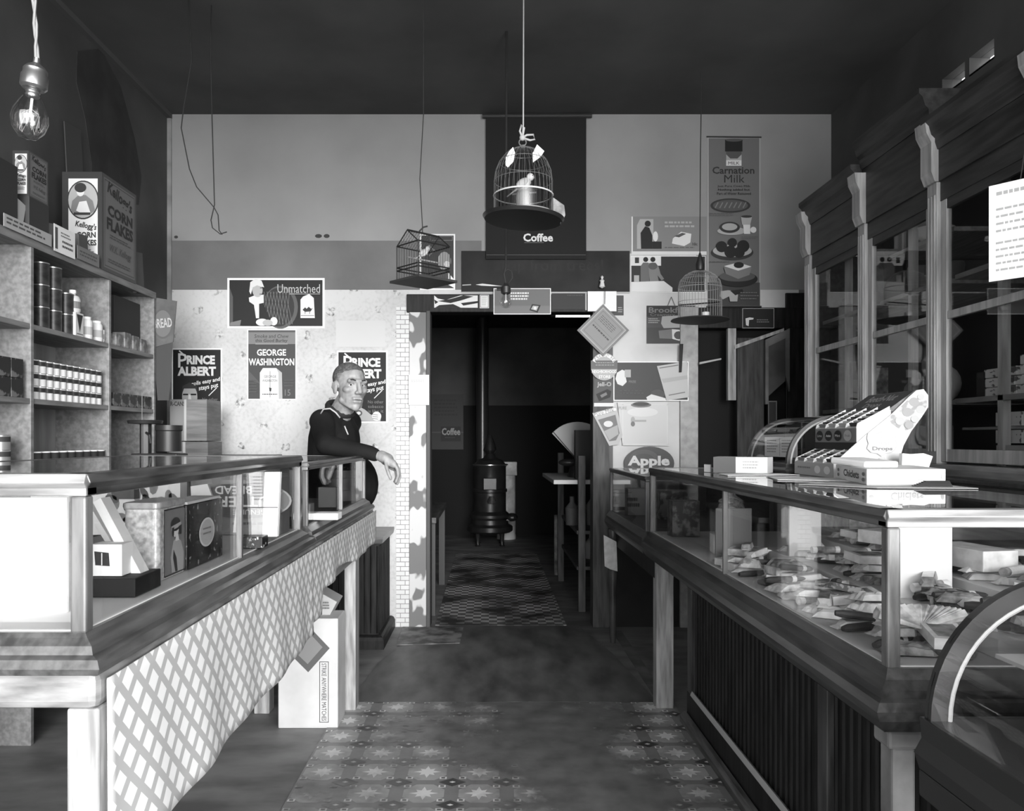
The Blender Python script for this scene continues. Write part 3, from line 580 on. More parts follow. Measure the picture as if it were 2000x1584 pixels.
# bay 1 upper shelf
dcan = M('dark_can_label', .02, .35, g2=.05, scale=40)
for (ypx, n, lab) in ((72, 3, 'tall dark can in the left stack of three on the upper shelf'), (97, 3, 'tall dark can in the right stack of three on the upper shelf'), (121, 2, 'dark can in the stack of two on the upper shelf')):
    x = XS - .055; y = (x + .0) * F / (ypx - VX) + .03
    for k in range(n):
        can('coffee_can', x, y, 1.7225 + k * .095, .034, .094, dcan, TIN, lab, 'tall dark cans, stack of %d at x %s' % (n, 'left' if ypx == 72 else 'middle' if ypx == 97 else 'right'))
for o in COL.objects:
    if 'group' in o.keys() and o['group'].startswith('tall dark cans'): o['group'] = {'tall dark cans, stack of 3 at x left': 'tall dark cans in the leftmost stack', 'tall dark cans, stack of 3 at x middle': 'tall dark cans in the second stack', 'tall dark cans, stack of 2 at x right': 'tall dark cans in the two-high stack'}[o['group']]
y = (XS - .03) * F / (147 - VX); o = box_thing('spice_box', 'pale box with a dark triangle under the round bottle', 'box', XS - .075, XS - .01, y - .036, y + .036, 1.7225, 1.83, PAP)
a = Art(lambda u, v: Vector((XS - .009, y - .034 + .068 * u, 1.83 - .105 * v)), (1, 0, 0)); a.poly([(.1, .08), (.9, .08), (.5, .85)], DK); a.rect(.1, .9, .9, .95, MG); a.mb.build('triangle', o)
t = thing('round_bottle', (XS - .042, y, 1.8305), 'squat white bottle with a cap standing on the triangle box', 'bottle')
MB().lathe([(.03, 0), (.034, .01), (.034, .06), (.028, .075), (.013, .082), (.013, .09)], (XS - .042, y, 1.8305), M('frosted_white', .6, .3), 18).build('body', t, smooth='auto'); MB().lathe([(.0345, .018), (.0345, .05)], (XS - .042, y, 1.8305), MG, 18, cap=False).build('label_band', t); MB().lathe([(.015, .09), (.015, .104), (.0005, .105)], (XS - .042, y, 1.8305), WHT, 14).build('cap', t)
for i, (px, h_) in enumerate(((168, .105), (188, .10), (203, .08))):
    x = XS - .035; y = x * F / (px - VX); lab = ('white jar left of its twin on the upper shelf', 'white jar right of its twin on the upper shelf', 'short pale jar last in line before the shelf upright')[i]
    t = thing('white_jar', (x, y, 1.7225), lab, 'jar'); MB().lathe([(.026, 0), (.029, .01), (.029, h_ * .8), (.022, h_ * .9)], (x, y, 1.7225), M('milk_glass', .72, .25), 16).build('body', t, smooth='auto'); MB().lathe([(.0293, .02), (.0293, h_ * .55)], (x, y, 1.7225), LG, 16, cap=False).build('label_band', t); MB().lathe([(.022, h_ * .88), (.022, h_), (.0005, h_)], (x, y, 1.7225), WHT, 14).build('cap', t)
# nearest bay
for i in range(2):
    for j in range(2):
        y = 3.03 + i * .085; box_thing('tobacco_box', 'dark printed tobacco box in the two-by-two block at the left edge of the shelves', 'box', XS - .09, XS - .01, y, y + .08, 1.4175 + j * .078, 1.4175 + j * .078 + .077, M('dark_printed_box', .015, .5, g2=.16, scale=30, lo=.52, hi=.6), group='dark tobacco boxes, two by two')
for k in range(3): can('squat_can', XS - .04, 3.09, 1.0925 + k * .058, .036, .057, M('silver_can', .4, .35, metal=.5), TIN, 'squat silver-topped can in the low stack of three at the left edge', 'squat cans stacked on the lowest visible shelf', DK)
for k in range(9): can('dark_jar', XS - .035, 3.31 + k * .068, 1.0925, .030, .105, DK, WHT, 'dark jar with a pale lid in the row on the lowest visible shelf', 'dark jars with pale lids', cat='jar')
# bay 2
for k in range(4):
    y = 3.98 + k * .095; box_thing('small_carton', ['light small carton in the far shelf bay, leftmost of four', 'light small carton in the far shelf bay, second of four', 'light small carton in the far shelf bay, third of four', 'light small carton in the far shelf bay, last of four'][k], 'carton', XS - .07, XS - .005, y, y + .07, 1.7225, 1.7225 + (.062, .08, .075, .07)[k], M('faded_carton', .14, .6, g2=.34, scale=25, lo=.45, hi=.6))
for k in range(5):
    y = 3.95 + k * .09; box_thing('dark_packet', 'dark printed packet in the row on the middle shelf of the far bay', 'packet', XS - .07, XS - .005, y, y + .085, 1.4175, 1.485, M('dark_printed_packet', .015, .5, g2=.13, scale=35, lo=.5, hi=.58), group='dark packets in the far shelf bay')
box_thing('big_dark_crate', 'large dark crate on the top level of the far shelf bay', 'crate', XL + .02, XL + .2, 4.1, 4.4, 1.7225, 2.0, DK)
# on top of shelves: giant cereal display boxes
def cereal(label, xf, y0, y1, z0, z1, th, big):
    t = thing('cereal_box', (xf - th / 2, (y0 + y1) / 2, z0), label, 'cereal box')
    MB().box(xf - th, xf, y0, y1, z0, z1, M('cereal_edge', .12, .5)).build('body', t, bevel=.002)
    a = Art(lambda u, v: Vector((xf + .0006, y0 + (y1 - y0) * u, z1 + (z0 - z1) * v)), (1, 0, 0)); a.rect(.0, .0, 1, 1, DG); a.rect(.05, .035, .95, .965, M('cereal_side', .17, .6)); a.frame(.07, .05, .93, .95, .012, DG)
    a.text("Kellogg's", .14, .08, .86, .25, DK, .03, .2, .12); a.text('CORN', .15, .29, .87, .41, DK, .045); a.text('FLAKES', .12, .43, .88, .56, DK, .045); a.lines(.2, .60, .84, .65, 2, DG); a.text('W.K. Kellogg', .2, .70, .82, .80, DG, .01, .3); a.lines(.15, .86, .8, .91, 2, DG); a.mb.build('side_print', t)
    a = Art(lambda u, v: Vector((xf - th + th * u, y0 - .0006, z1 + (z0 - z1) * v)), (0, -1, 0)); a.rect(0, 0, 1, 1, DK); a.rect(.16, .07, .9, .95, PAP); a.ell(.53, .29, .40, .20, DK, 30); a.ell(.53, .29, .37, .185, LG, 30)
    a.poly([(.22, .4), (.26, .30), (.42, .24), (.6, .24), (.78, .30), (.84, .4), (.7, .44), (.35, .44)], MG); a.poly([(.36, .40), (.44, .31), (.62, .30), (.72, .42), (.5, .43)], PAP); a.ell(.47, .20, .10, .055, PAP, 18); a.ell(.47, .165, .15, .05, DK, 18); a.rect(.3, .42, .72, .445, DK)
    a.text("Kellogg's", .34, .52, .88, .60, DK, .02, .25, .08); a.text('CORN', .38, .62, .86, .68, DK, .03); a.text('FLAKES', .36, .70, .88, .76, DK, .03); a.lines(.3, .80, .85, .88, 4, MG); a.mb.build('front_print', t)
    return t
cereal('giant corn flakes display box with a girl in an oval, topmost on the left shelves', -1.86, 3.80, 4.17, 2.0675, 2.535, .19, 1)
box_thing('dark_carton', 'plain dark carton under the small corn flakes box above the left shelves', 'carton', -1.95, -1.86, 3.2, 3.345, 2.0675, 2.235, M('brownish_carton', .04, .6))
cereal('small corn flakes box on a dark carton at the far left of the shelf top', -1.865, 3.205, 3.345, 2.2355, 2.42, .065, 0)
box_thing('cereal_carton', 'dark carton at the very left edge of the shelf top', 'carton', -1.98, -1.87, 2.98, 3.14, 2.0675, 2.33, DK)
for i, (y0, y1, h_, g_, tl, lab) in enumerate(((3.12, 3.19, .13, LG, -.25, 'pale leaning packet left of the plain dark carton'), (3.36, 3.43, .10, MG, .15, 'grey packet behind the white price sign'), (3.62, 3.70, .12, DG, .1, 'dark grey packet between price sign and giant box'))):
    b = MB(); b.obox((-1.90, (y0 + y1) / 2, 2.0675 + h_ / 2 + .008), (.05, y1 - y0, h_), (tl, 0, 0), g_); o = b.build('leaning_packet', bevel=.001); tag(o, lab, 'packet')
t = Art(lambda u, v: Vector((-1.852 , 3.37 + .17 * u, 2.17 - .115 * v)), (1, 0, 0)); t.base(0, 0, 1, 1, WHT); t.rect(.04, .1, .16, .9, DG); t.lines(.3, .2, .8, .42, 2, MG); t.lines(.36, .5, .9, .85, 2, DG); tag(t.mb.build('price_sign'), 'white price sign on the shelf top edge left of the giant corn flakes box', 'sign')
t = Art(lambda u, v: Vector((-1.852, 3.02 + .33 * u, 2.115 - .05 * v)), (1, 0, 0)); t.base(0, 0, 1, 1, LG); t.lines(.05, .2, .9, .85, 2, DG); tag(t.mb.build('shelf_card'), 'long low printed card on the shelf top edge at the far left', 'card')
t = Art(lambda u, v: Vector((-1.852, 3.56 + .2 * u, 2.125 - .06 * v)), (1, 0, 0)); t.base(0, 0, 1, 1, MG); t.lines(.1, .3, .9, .8, 2, DG); tag(t.mb.build('shelf_card'), 'grey printed strip on the shelf top edge in front of the giant box', 'card')
b = MB(); b.obox((-1.9, 4.28, 2.15), (.02, .10, .22), (.12, 0, 0), DG); o = b.build('paper_packet', bevel=.002); tag(o, 'dull paper packet leaning right of the giant corn flakes box', 'packet')
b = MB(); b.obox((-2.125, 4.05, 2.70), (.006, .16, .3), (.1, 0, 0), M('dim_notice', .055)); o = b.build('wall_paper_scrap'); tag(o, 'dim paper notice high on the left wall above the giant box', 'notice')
# hanging bread poster at the end of the shelves
Yc = 4.44; a = front_art(Yc); a.slab([(296, 580), (345, 588), (338, 668), (296, 680)], M('kraft_grey', .10, .7, noise=.25, scale=10), .006)
a.ell(318, 632, 20, 30, DG, 26); a.ell(318, 632, 17, 26, M('seal_mid', .14), 26); a.text('BREAD', 300, 622, 336, 640, LG, .02, 0, -.1); a.poly([(300, 680), (338, 668), (334, 740), (330, 782), (308, 782)], M('kraft_dark', .05, .7)); tag(a.mb.build('hanging_poster'), 'curled grey poster with an oval emblem hanging off the end of the left shelves', 'poster')
# candy scale on the back counter

t = thing('back_counter', (-1.75, 4.5, 0), 'plain dark back counter behind the left showcases', 'counter'); MB().box(-1.84, -1.36, 4.45, 5.2, 1.12, 1.15, DWOOD).build('top_board', t); MB().box(-1.82, -1.38, 4.47, 5.18, 0, 1.12, DWOOD).build('body', t)
Yc = 4.75; o = None
for (p, lab, wr) in (((332, 404, 780, 861), 'upper wooden crate lettered R-Cans on the back counter', 1), ((330, 406, 863, 884), 'lower flat crate under the lettered one on the back counter', 0)):
    x0, x1 = X(p[0], Yc), X(p[1], Yc); z0, z1 = Z(p[3], Yc), Z(p[2], Yc)
    if not wr: z0 = 1.151; 
    b = MB(); b.box(x0, x1, Yc, Yc + .25, z0, z1, M('crate_wood', .12, .6, g2=.22, scale=4, stretch=(1, 1, 9))); b.box(x0 + .085, x0 + .10, Yc - .004, Yc, z0, z1, LG); b.box(x0, x0 + .085, Yc - .002, Yc, z0, z1, MG); o = b.build('wooden_crate', bevel=.002); tag(o, lab, 'crate')
    if wr: a = Art(lambda px, py: P(px, py, Yc - .003), (0, -1, 0)); a.text('R-CANS', 333, 784, 361, 793, DK, .03); a.mb.build('lettering', o)
Yc = 3.9; t = thing('candy_scale', (X(288, Yc), Yc, 1.15), 'black iron candy scale with a round drum in front of the crates', 'scale')
MB().box(X(255, Yc), X(345, Yc), Yc, Yc + .15, 1.12, 1.18, IRON).build('base', t, bevel=.005)
MB().tube([(X(276, Yc), Yc + .05, 1.18), (X(276, Yc), Yc + .05, Z(828, Yc))], .03, IRON).build('column', t, smooth='auto'); MB().tube([(X(274, Yc), Yc + .02, 1.18), (X(274, Yc), Yc + .02, Z(768, Yc))], .0018, MG).build('rod', t)
MB().lathe([(.005, 0), (.08, .005), (.085, .02), (.075, .022)], (X(275, Yc), Yc + .05, Z(829, Yc)), IRON, 24).build('pan', t, smooth='auto'); MB().lathe([(.06, 0), (.06, .10), (.065, .105), (.065, .13), (.0005, .13)], (X(322, Yc), Yc + .05, 1.19), IRON, 24).build('drum', t, smooth='auto')
MB().tube([(X(282, Yc), Yc + .02, Z(845, Yc)), (X(292, Yc), Yc, Z(850, Yc)), (X(294, Yc), Yc, Z(866, Yc))], .006, IRON).build('handle', t)
t = thing('back_table', (X(288, Yc), Yc, 0), 'low dark stand under the candy scale', 'stand'); MB().box(-1.78, -1.53, Yc - .02, Yc + .17, 0, 1.12, DWOOD).build('body', t)
# ================================================================ BACK WALL PRINTS
YW = YB - .004
def poster(name, label, x0, y0, x1, y1, m, cat='poster', Y=None, border=0, bm=WHT, th=.002):
    a = wallart((Y or YW) - .0); a.base(x0, y0, x1, y1, bm if border else m, th)
    if border: a.rect(x0 + border, y0 + border, x1 - border, y1 - border, m)
    a.meta = (name, label, cat); return a
def done(a): n, l, c = a.meta; return tag(a.mb.build(n), l, c)
def tobacco(x0, y0, label):
    a = poster('tobacco_poster', label, x0 - 3, y0 - 3, x0 + 96, y0 + 138, BLK, border=3)
    a.text('P', x0 + 10, y0 + 7, x0 + 27, y0 + 35, PAP, .01); a.line([(x0 + 12, y0 + 2), (x0 + 26, y0 + 14)], 2.5, PAP); a.text('RINCE', x0 + 27, y0 + 11, x0 + 82, y0 + 29, PAP, .05); a.text('ALBERT', x0 + 9, y0 + 33, x0 + 84, y0 + 51, PAP, .05)
    a.text('rolls easy and', x0 + 36, y0 + 58, x0 + 93, y0 + 68, PAP, .02, .15, -.18); a.text('stays put', x0 + 50, y0 + 69, x0 + 89, y0 + 79, PAP, .02, .15, -.18); a.line([(x0 + 70, y0 + 90), (x0 + 86, y0 + 74)], 1.5, PAP)
    a.ell(x0 + 33, y0 + 93, 15, 26, LG); a.poly([(x0 + 17, y0 + 90), (x0 + 19, y0 + 71), (x0 + 33, y0 + 64), (x0 + 47, y0 + 72), (x0 + 49, y0 + 88), (x0 + 44, y0 + 76), (x0 + 22, y0 + 76)], DK); a.rect(x0 + 20, y0 + 86, x0 + 30, y0 + 89, BLK); a.rect(x0 + 35, y0 + 86, x0 + 46, y0 + 89, BLK); a.poly([(x0 + 31, y0 + 88), (x0 + 35, y0 + 88), (x0 + 37, y0 + 100), (x0 + 30, y0 + 100)], PAP)
    for i, s_ in enumerate(('No other', 'tobacco', 'is like it')): a.text(s_, x0 + 58, y0 + 94 + i * 9, x0 + 88, y0 + 100 + i * 9, MG, 0)
    a.poly([(x0 + 28, y0 + 134), (x0 + 30, y0 + 118), (x0 + 44, y0 + 108), (x0 + 52, y0 + 112), (x0 + 64, y0 + 122), (x0 + 84, y0 + 126), (x0 + 82, y0 + 135)], LG); a.ell(x0 + 40, y0 + 119, 7, 6, DG); a.ell(x0 + 40, y0 + 119, 4, 3, PAP); a.ell(x0 + 75, y0 + 125, 9, 9, PAP)
    for i in range(3): a.line([(x0 + 67, y0 + 121 + i * 4), (x0 + 78, y0 + 123 + i * 4)], 1, DG)
    return done(a)
tobacco(338, 683, 'black Prince Albert tobacco poster at the left, beside the shelves'.replace('Prince Albert ', ''))
tobacco(661, 688, 'black tobacco poster partly hidden behind the standing man')
a = poster('wicker_chair_poster', 'wide dark poster of a lady in a wicker chair, lettered Unmatched', 444, 543, 634, 641, M('print_black', .013), border=4)
a.poly([(448, 560), (455, 580), (455, 636), (448, 636)], DG); a.poly([(450, 630), (483, 622), (490, 636), (449, 636)], MG); a.ell(548, 600, 34, 42, M('wicker', .10), 30); a.ell(545, 600, 30, 38, M('wicker_dark', .03), 30)
for i in range(8): a.line([(524 + i * 6, 570), (510 + i * 7, 634)], .8, MG)
for i in range(8): a.line([(516 + i * 6, 570), (530 + i * 6, 634)], .8, MG)
a.poly([(470, 636), (476, 604), (486, 592), (512, 588), (520, 604), (530, 626), (505, 636)], M('print_black', .013)); a.poly([(487, 582), (497, 578), (516, 576), (516, 592), (507, 594), (507, 622), (501, 622), (497, 596), (488, 590)], PAP)
a.ell(504, 568, 10, 13, M('face_grey', .45)); a.poly([(488, 570), (490, 552), (500, 545), (512, 549), (517, 562), (503, 558), (495, 562), (491, 576)], PAP); a.line([(509, 563), (513, 563)], 1.5, DK); a.line([(508, 575), (513, 575)], 1.2, DK)
a.ell(513, 630, 12, 7, PAP); a.ell(536, 628, 7, 8, WHT); a.ell(524, 631, 10, 6, M('face_grey', .45))
a.text('Unmatched', 543, 556, 626, 573, M('letter_grey', .5), .01); a.line([(566, 575), (626, 575)], 1, M('letter_grey', .5))
a.poly([(588, 622), (588, 586), (593, 580), (605, 575), (614, 583), (616, 622)], PAP); a.poly([(592, 606), (597, 601), (600, 604), (604, 600), (609, 604), (612, 602), (608, 609), (597, 610)], DK); a.line([(597, 608), (597, 614)], 1, DK); a.line([(606, 608), (606, 614)], 1, DK); a.line([(589, 617), (615, 617)], 1, DG); done(a)
a = poster('tobacco_sack_poster', 'grey poster of a white tobacco sack, lettered George Washington', 483, 643, 579, 781, M('print_mid', .055), border=2)
a.rect(485, 645, 577, 672, MG); a.rect(485, 645, 577, 649, DG); a.text('Smoke and Chew', 497, 653, 564, 660, DK, .01, .1); a.text('this Good Burley', 499, 662, 562, 670, DK, .01, .1); a.line([(499, 672), (562, 672)], 1, LG)
a.text('GEORGE', 502, 682, 559, 695, PAP, .03); a.text('WASHINGTON', 486, 700, 575, 714, PAP, .03); a.poly([(486, 724), (510, 750), (486, 742)], DG); a.poly([(508, 779), (508, 728), (514, 719), (540, 719), (551, 728), (552, 779)], PAP); a.poly([(540, 719), (551, 728), (552, 779), (545, 779), (544, 728)], LG)
a.text('GEORGE', 516, 733, 540, 738, MG, .02); a.text('WASHINGTON', 513, 741, 542, 746, MG, .02); a.line([(528, 725), (528, 776)], .8, DG); a.poly([(526, 757), (531, 758), (530, 765), (527, 764)], DK); a.lines(513, 769, 543, 773, 1, DG); a.text('15', 557, 761, 568, 773, MG, 0); a.lines(556, 742, 574, 758, 3, DG); a.lines(487, 742, 504, 770, 5, DG); done(a)
a = poster('faint_paper', 'blank pale paper pasted on the wallpaper above the right tobacco poster', 656, 626, 752, 678, M('cream_paper', .58), 'paper'); done(a)
# stains near the top of the wallpapered band
a = wallart(YB - .001); a.ell(622, 461, 7, 4, DK, 9); a.ell(638, 461, 6, 4, DK, 9); a.ell(344, 463, 4, 3, DK, 8); o = a.mb.build('trim_12'); struct(o)
# coffee banner on a roller
a = poster('coffee_banner', 'long black hanging banner lettered Coffee above the doorway', 949, 228, 1145, 506, M('banner_black', .010, .8), 'banner', Y=YB - .03)
t_ = a.text('Coffee', 1022, 456, 1080, 472, PAP, .03); a.lines(1024, 450, 1040, 452, 1, MG); a.line([(1052, 447), (1058, 446)], 1.5, LG); a.line([(1060, 446), (1072, 445)], 1.5, LG); a.line([(1024, 474), (1062, 474)], .8, MG); a.line([(950, 498), (1144, 498)], 1, DG)
r = done(a); MB().tube([P(942, 227, YB - .03), P(1156, 226, YB - .03)], .014, DK, 10).build('roller', r)
a = poster('soap_banner', 'long dark banner behind the coffee banner with faint black lettering Soap from trees', 901, 490, 1230, 571, M('banner_grey', .020, .75, noise=.3, scale=6), 'banner', Y=YB - .008)
a.text('Soap from trees!', 966, 506, 1178, 536, M('banner_ink', .004), .03); a.line([(903, 557), (920, 556)], 2, LG); a.poly([(929, 556), (942, 554), (960, 556), (982, 559), (960, 559), (940, 558)], PAP); a.rect(901, 570, 1230, 573, LG); done(a)
# poster behind the left cage
a = poster('framed_poster', 'dark poster with a pale border behind the house-shaped cage', 820, 457, 889, 566, M('print_dark', .035), border=3)
a.frame(840, 461, 884, 470, 1, MG); a.poly([(826, 490), (838, 478), (850, 489), (838, 501)], MG); a.poly([(829, 490), (838, 482), (846, 489), (838, 498)], DK); a.ell(838, 490, 3, 3, LG, 12); a.ell(868, 510, 13, 18, LG, 24); a.ell(873, 516, 6, 6, WHT, 16); a.poly([(875, 532), (886, 545), (886, 562), (860, 548)], WHT); a.rect(846, 530, 875, 545, DG); done(a)
# things on the door header
Yh = YB - .034
a = poster('striped_print', 'white and black wavy striped print tacked to the door header', 848, 577, 933, 601, PAP, 'print', Y=Yh)
for pts in ([(848, 577), (900, 577), (870, 586), (855, 583)], [(855, 588), (880, 584), (905, 577), (925, 579), (900, 587), (880, 592)], [(900, 592), (933, 588), (933, 592), (905, 597)], [(858, 596), (885, 594), (900, 601), (850, 601)], [(848, 585), (856, 590), (850, 594)]): a.poly(pts, BLK)
done(a)
a = poster('small_card', 'small white card right of the wavy striped print on the header', 937, 576, 955, 602, PAP, 'card', Y=Yh); a.frame(938, 577, 954, 601, 1, MG); a.lines(941, 580, 951, 598, 5, LG); done(a)
a = poster('gum_poster', 'grey framed poster behind the centre bulb on the door header', 964, 563, 1076, 614, M('print_g2', .14), 'poster', Y=Yh - .004, border=1.5); a.lines(997, 571, 1034, 588, 3, PAP, .55, .1); a.line([(966, 598), (1074, 598)], 1, MG); a.rect(966, 599, 1074, 612, M('print_g3', .18)); a.poly([(1039, 594), (1056, 596), (1050, 611), (1034, 606)], DK); a.poly([(1041, 597), (1052, 598), (1048, 607), (1037, 604)], LG); a.ell(1045, 602, 3, 3, PAP, 12); done(a)
a = poster('dark_sign', 'dim dark sign right of the framed gum poster on the header', 1078, 573, 1144, 604, DK, 'sign', Y=Yh); a.lines(1108, 576, 1140, 579, 1, DG); a.rect(1143, 573, 1146, 606, LG); done(a)
a = poster('white_card', 'blank white card hanging at the right end of the door header', 1148, 569, 1204, 608, WHT, 'card', Y=Yh - .002); done(a)
a = poster('brown_card', 'narrow dark card behind the blank white header card', 1190, 577, 1218, 616, M('card_dark', .07), 'card', Y=YW); a.lines(1207, 600, 1216, 612, 3, LG); done(a)

a = poster('door_note', 'white paper note pinned to the peeling left door jamb', 798, 732, 838, 791, PAP, 'note', Y=YB - .037); a.lines(803, 742, 834, 748, 2, LG, .3); done(a)
# right pillar prints
Yh = YB - .03
a = poster('food_poster', 'light poster of a seated lady and a paper carton, upper one of two', 1233, 423, 1380, 498, M('print_lt', .22), Y=YW - .002, border=0)
a.rect(1233, 491, 1380, 498, PAP); a.rect(1233, 423, 1236, 498, PAP); a.poly([(1244, 486), (1244, 440), (1250, 428), (1276, 428), (1276, 486)], LG); a.ell(1265, 437, 6, 6, BLK, 14); a.poly([(1252, 486), (1251, 455), (1260, 442), (1268, 445), (1274, 460), (1274, 486)], BLK); a.rect(1274, 472, 1292, 486, BLK); a.ell(1280, 462, 5, 10, PAP, 12); a.poly([(1314, 466), (1330, 453), (1350, 457), (1348, 474), (1336, 481), (1312, 476)], PAP); a.poly([(1316, 462), (1332, 455), (1340, 457), (1326, 464)], DG); a.lines(1298, 433, 1364, 448, 2, LG, .5); a.lines(1298, 483, 1362, 486, 1, DG); a.text('10c', 1352, 474, 1362, 480, DG); done(a)
a = poster('kitchen_poster', 'dark poster of two ladies at a white table, lower one of two', 1232, 500, 1378, 571, M('print_dk2', .018), Y=YW - .002, border=1)
a.rect(1233, 501, 1291, 519, PAP); a.rect(1240, 503, 1248, 514, DK); a.ell(1261, 507, 5, 5, BLK, 12); a.ell(1275, 507, 5, 5, BLK, 12); a.poly([(1251, 552), (1251, 520), (1256, 513), (1266, 513), (1268, 535), (1268, 552)], M('print_m4', .13)); a.poly([(1266, 514), (1280, 513), (1286, 521), (1290, 535), (1297, 545), (1292, 548), (1284, 538), (1287, 552), (1269, 552)], MG); a.ell(1275, 520, 9, 7, DG, 14); a.poly([(1233, 570), (1233, 551), (1296, 549), (1313, 562), (1313, 570)], PAP); a.rect(1238, 538, 1248, 551, LG); done(a)
a = poster('milk_poster', 'tall narrow poster of plates of food lettered Carnation Milk', 1382, 268, 1485, 598, M('print_tall', .155), Y=YW - .001, border=2, bm=LG)
a.rect(1382, 552, 1484, 597, M('print_low', .05)); a.rect(1416, 273, 1450, 296, BLK); a.rect(1418, 296, 1448, 313, DG); a.rect(1418, 313, 1448, 324, PAP); a.ell(1433, 274, 16, 3, DG, 16); a.text('MILK', 1422, 316, 1444, 322, BLK, .02); a.poly([(1418, 302), (1426, 310), (1440, 310), (1448, 302), (1448, 313), (1418, 313)], LG)
a.text('Carnation', 1391, 326, 1473, 340, M('ink_dark', .03), .02); a.text('Milk', 1414, 342, 1454, 357, M('ink_dark', .03), .02); a.text('Just Pure Cows Milk', 1401, 362, 1465, 367, BLK, .015); a.text('Nothing added but', 1402, 369, 1464, 374, BLK, .015); a.text('Part of Water Removed', 1400, 376, 1466, 381, BLK, .015)
a.ell(1426, 402, 39, 14, DK, 30); a.ell(1426, 402, 34, 11, DG, 30); 
for i in range(7): a.line([(1396 + i * 9, 407), (1402 + i * 9, 396)], 2.2, MG)
a.ell(1428, 452, 28, 8, LG, 24); a.ell(1424, 445, 20, 11, DK, 24); a.ell(1424, 444, 15, 7, LG, 24); a.poly([(1446, 424), (1468, 423), (1464, 440), (1448, 440)], LG); a.ell(1457, 424, 11, 2.5, DK, 16); a.poly([(1450, 440), (1464, 440), (1464, 458), (1452, 458)], PAP); a.ell(1470, 450, 6, 6, PAP, 12)
a.ell(1429, 494, 41, 15, DK, 30); a.ell(1429, 491, 38, 12, LG, 30)
for x_, y_, r_ in ((1408, 483, 11), (1429, 475, 9), (1450, 482, 12), (1425, 493, 12), (1442, 494, 11)): a.ell(x_, y_, r_, r_, BLK, 16)
a.ell(1439, 546, 39, 15, BLK, 30); a.ell(1438, 541, 35, 10, DG, 30); a.poly([(1412, 523), (1440, 517), (1466, 524), (1462, 538), (1440, 546), (1416, 536)], MG); a.poly([(1412, 521), (1440, 514), (1466, 522), (1440, 530)], PAP); a.ell(1441, 519, 10, 6, BLK, 14); a.lines(1384, 418, 1432, 425, 2, DG, .25); a.lines(1446, 464, 1478, 470, 2, DG, .25); a.lines(1384, 512, 1430, 516, 1, DG, .3)
a.poly([(1405, 570), (1420, 568), (1440, 570), (1438, 590), (1424, 590), (1422, 580), (1410, 586), (1404, 580)], LG); a.poly([(1424, 569), (1448, 566), (1450, 572), (1434, 578)], BLK); a.lines(1444, 572, 1480, 590, 3, MG, .25); r = done(a)
MB().tube([P(1380, 267, YW - .006), P(1487, 268, YW - .006)], .005, DK, 8).build('top_rod', r); MB().tube([P(1380, 599, YW - .006), P(1487, 599, YW - .006)], .006, DK, 8).build('bottom_rod', r)
a = poster('butter_poster', 'grey poster with cheese packets lettered Brookfield Creamery', 1263, 597, 1358, 671, M('print_br', .08), Y=YW - .003); a.rect(1263, 597, 1358, 619, DK); a.text('Brookfield', 1267, 600, 1352, 611, MG, .02); a.text('Creamery', 1270, 612, 1318, 619, MG, .01); a.rect(1263, 640, 1358, 671, M('print_br2', .06)); a.poly([(1293, 618), (1330, 616), (1330, 640), (1296, 641), (1291, 632)], LG); a.poly([(1286, 646), (1312, 643), (1314, 662), (1288, 661)], MG); a.poly([(1312, 643), (1338, 645), (1340, 660), (1328, 666), (1313, 662)], PAP); a.ell(1325, 655, 9, 8, DG, 12); a.lines(1266, 622, 1288, 633, 3, LG); a.line([(1304, 597), (1311, 580), (1318, 597)], 1, DG); done(a)
# diamond certificate
a = Art(lambda u, v: P(1178 + u * .707 - v * .707, 645 + u * .707 + v * .707, YB - .06), (0, -1, 0)); s_ = 36; a.base(-s_, -s_, s_, s_, M('board_frame', .16, .5), .012); a.rect(-s_ + 4, -s_ + 4, s_ - 4, s_ - 4, LG); a.rect(-s_ + 6, -s_ + 6, s_ - 6, s_ - 6, M('cert_grey', .28)); a.frame(-s_ + 9, -s_ + 9, s_ - 9, s_ - 9, 1, MG); a.lines(-22, -20, 22, -6, 4, DG, .3); a.lines(-22, 5, 22, 12, 1, DG, .4); a.line([(-25, 0), (25, 0)], .8, MG)
o = a.mb.build('diamond_sign'); tag(o, 'grey framed certificate hung cornerwise from a string right of the doorway', 'certificate'); MB().tube([P(1182, 560, YB - .06), P(1181, 594, YB - .06)], .002, CORD, 6).build('string', o)
b = MB(); b.lathe([(.0, 0), (.02, .01), (.012, .04), (.016, .05), (.006, .06), (.01, .075), (.0, .085)], P(1176, 563, YB - .045), PAP, 8, cap=False); tag(b.build('small_figurine'), 'tiny white figurine-like ornament above the cornerwise certificate', 'ornament')
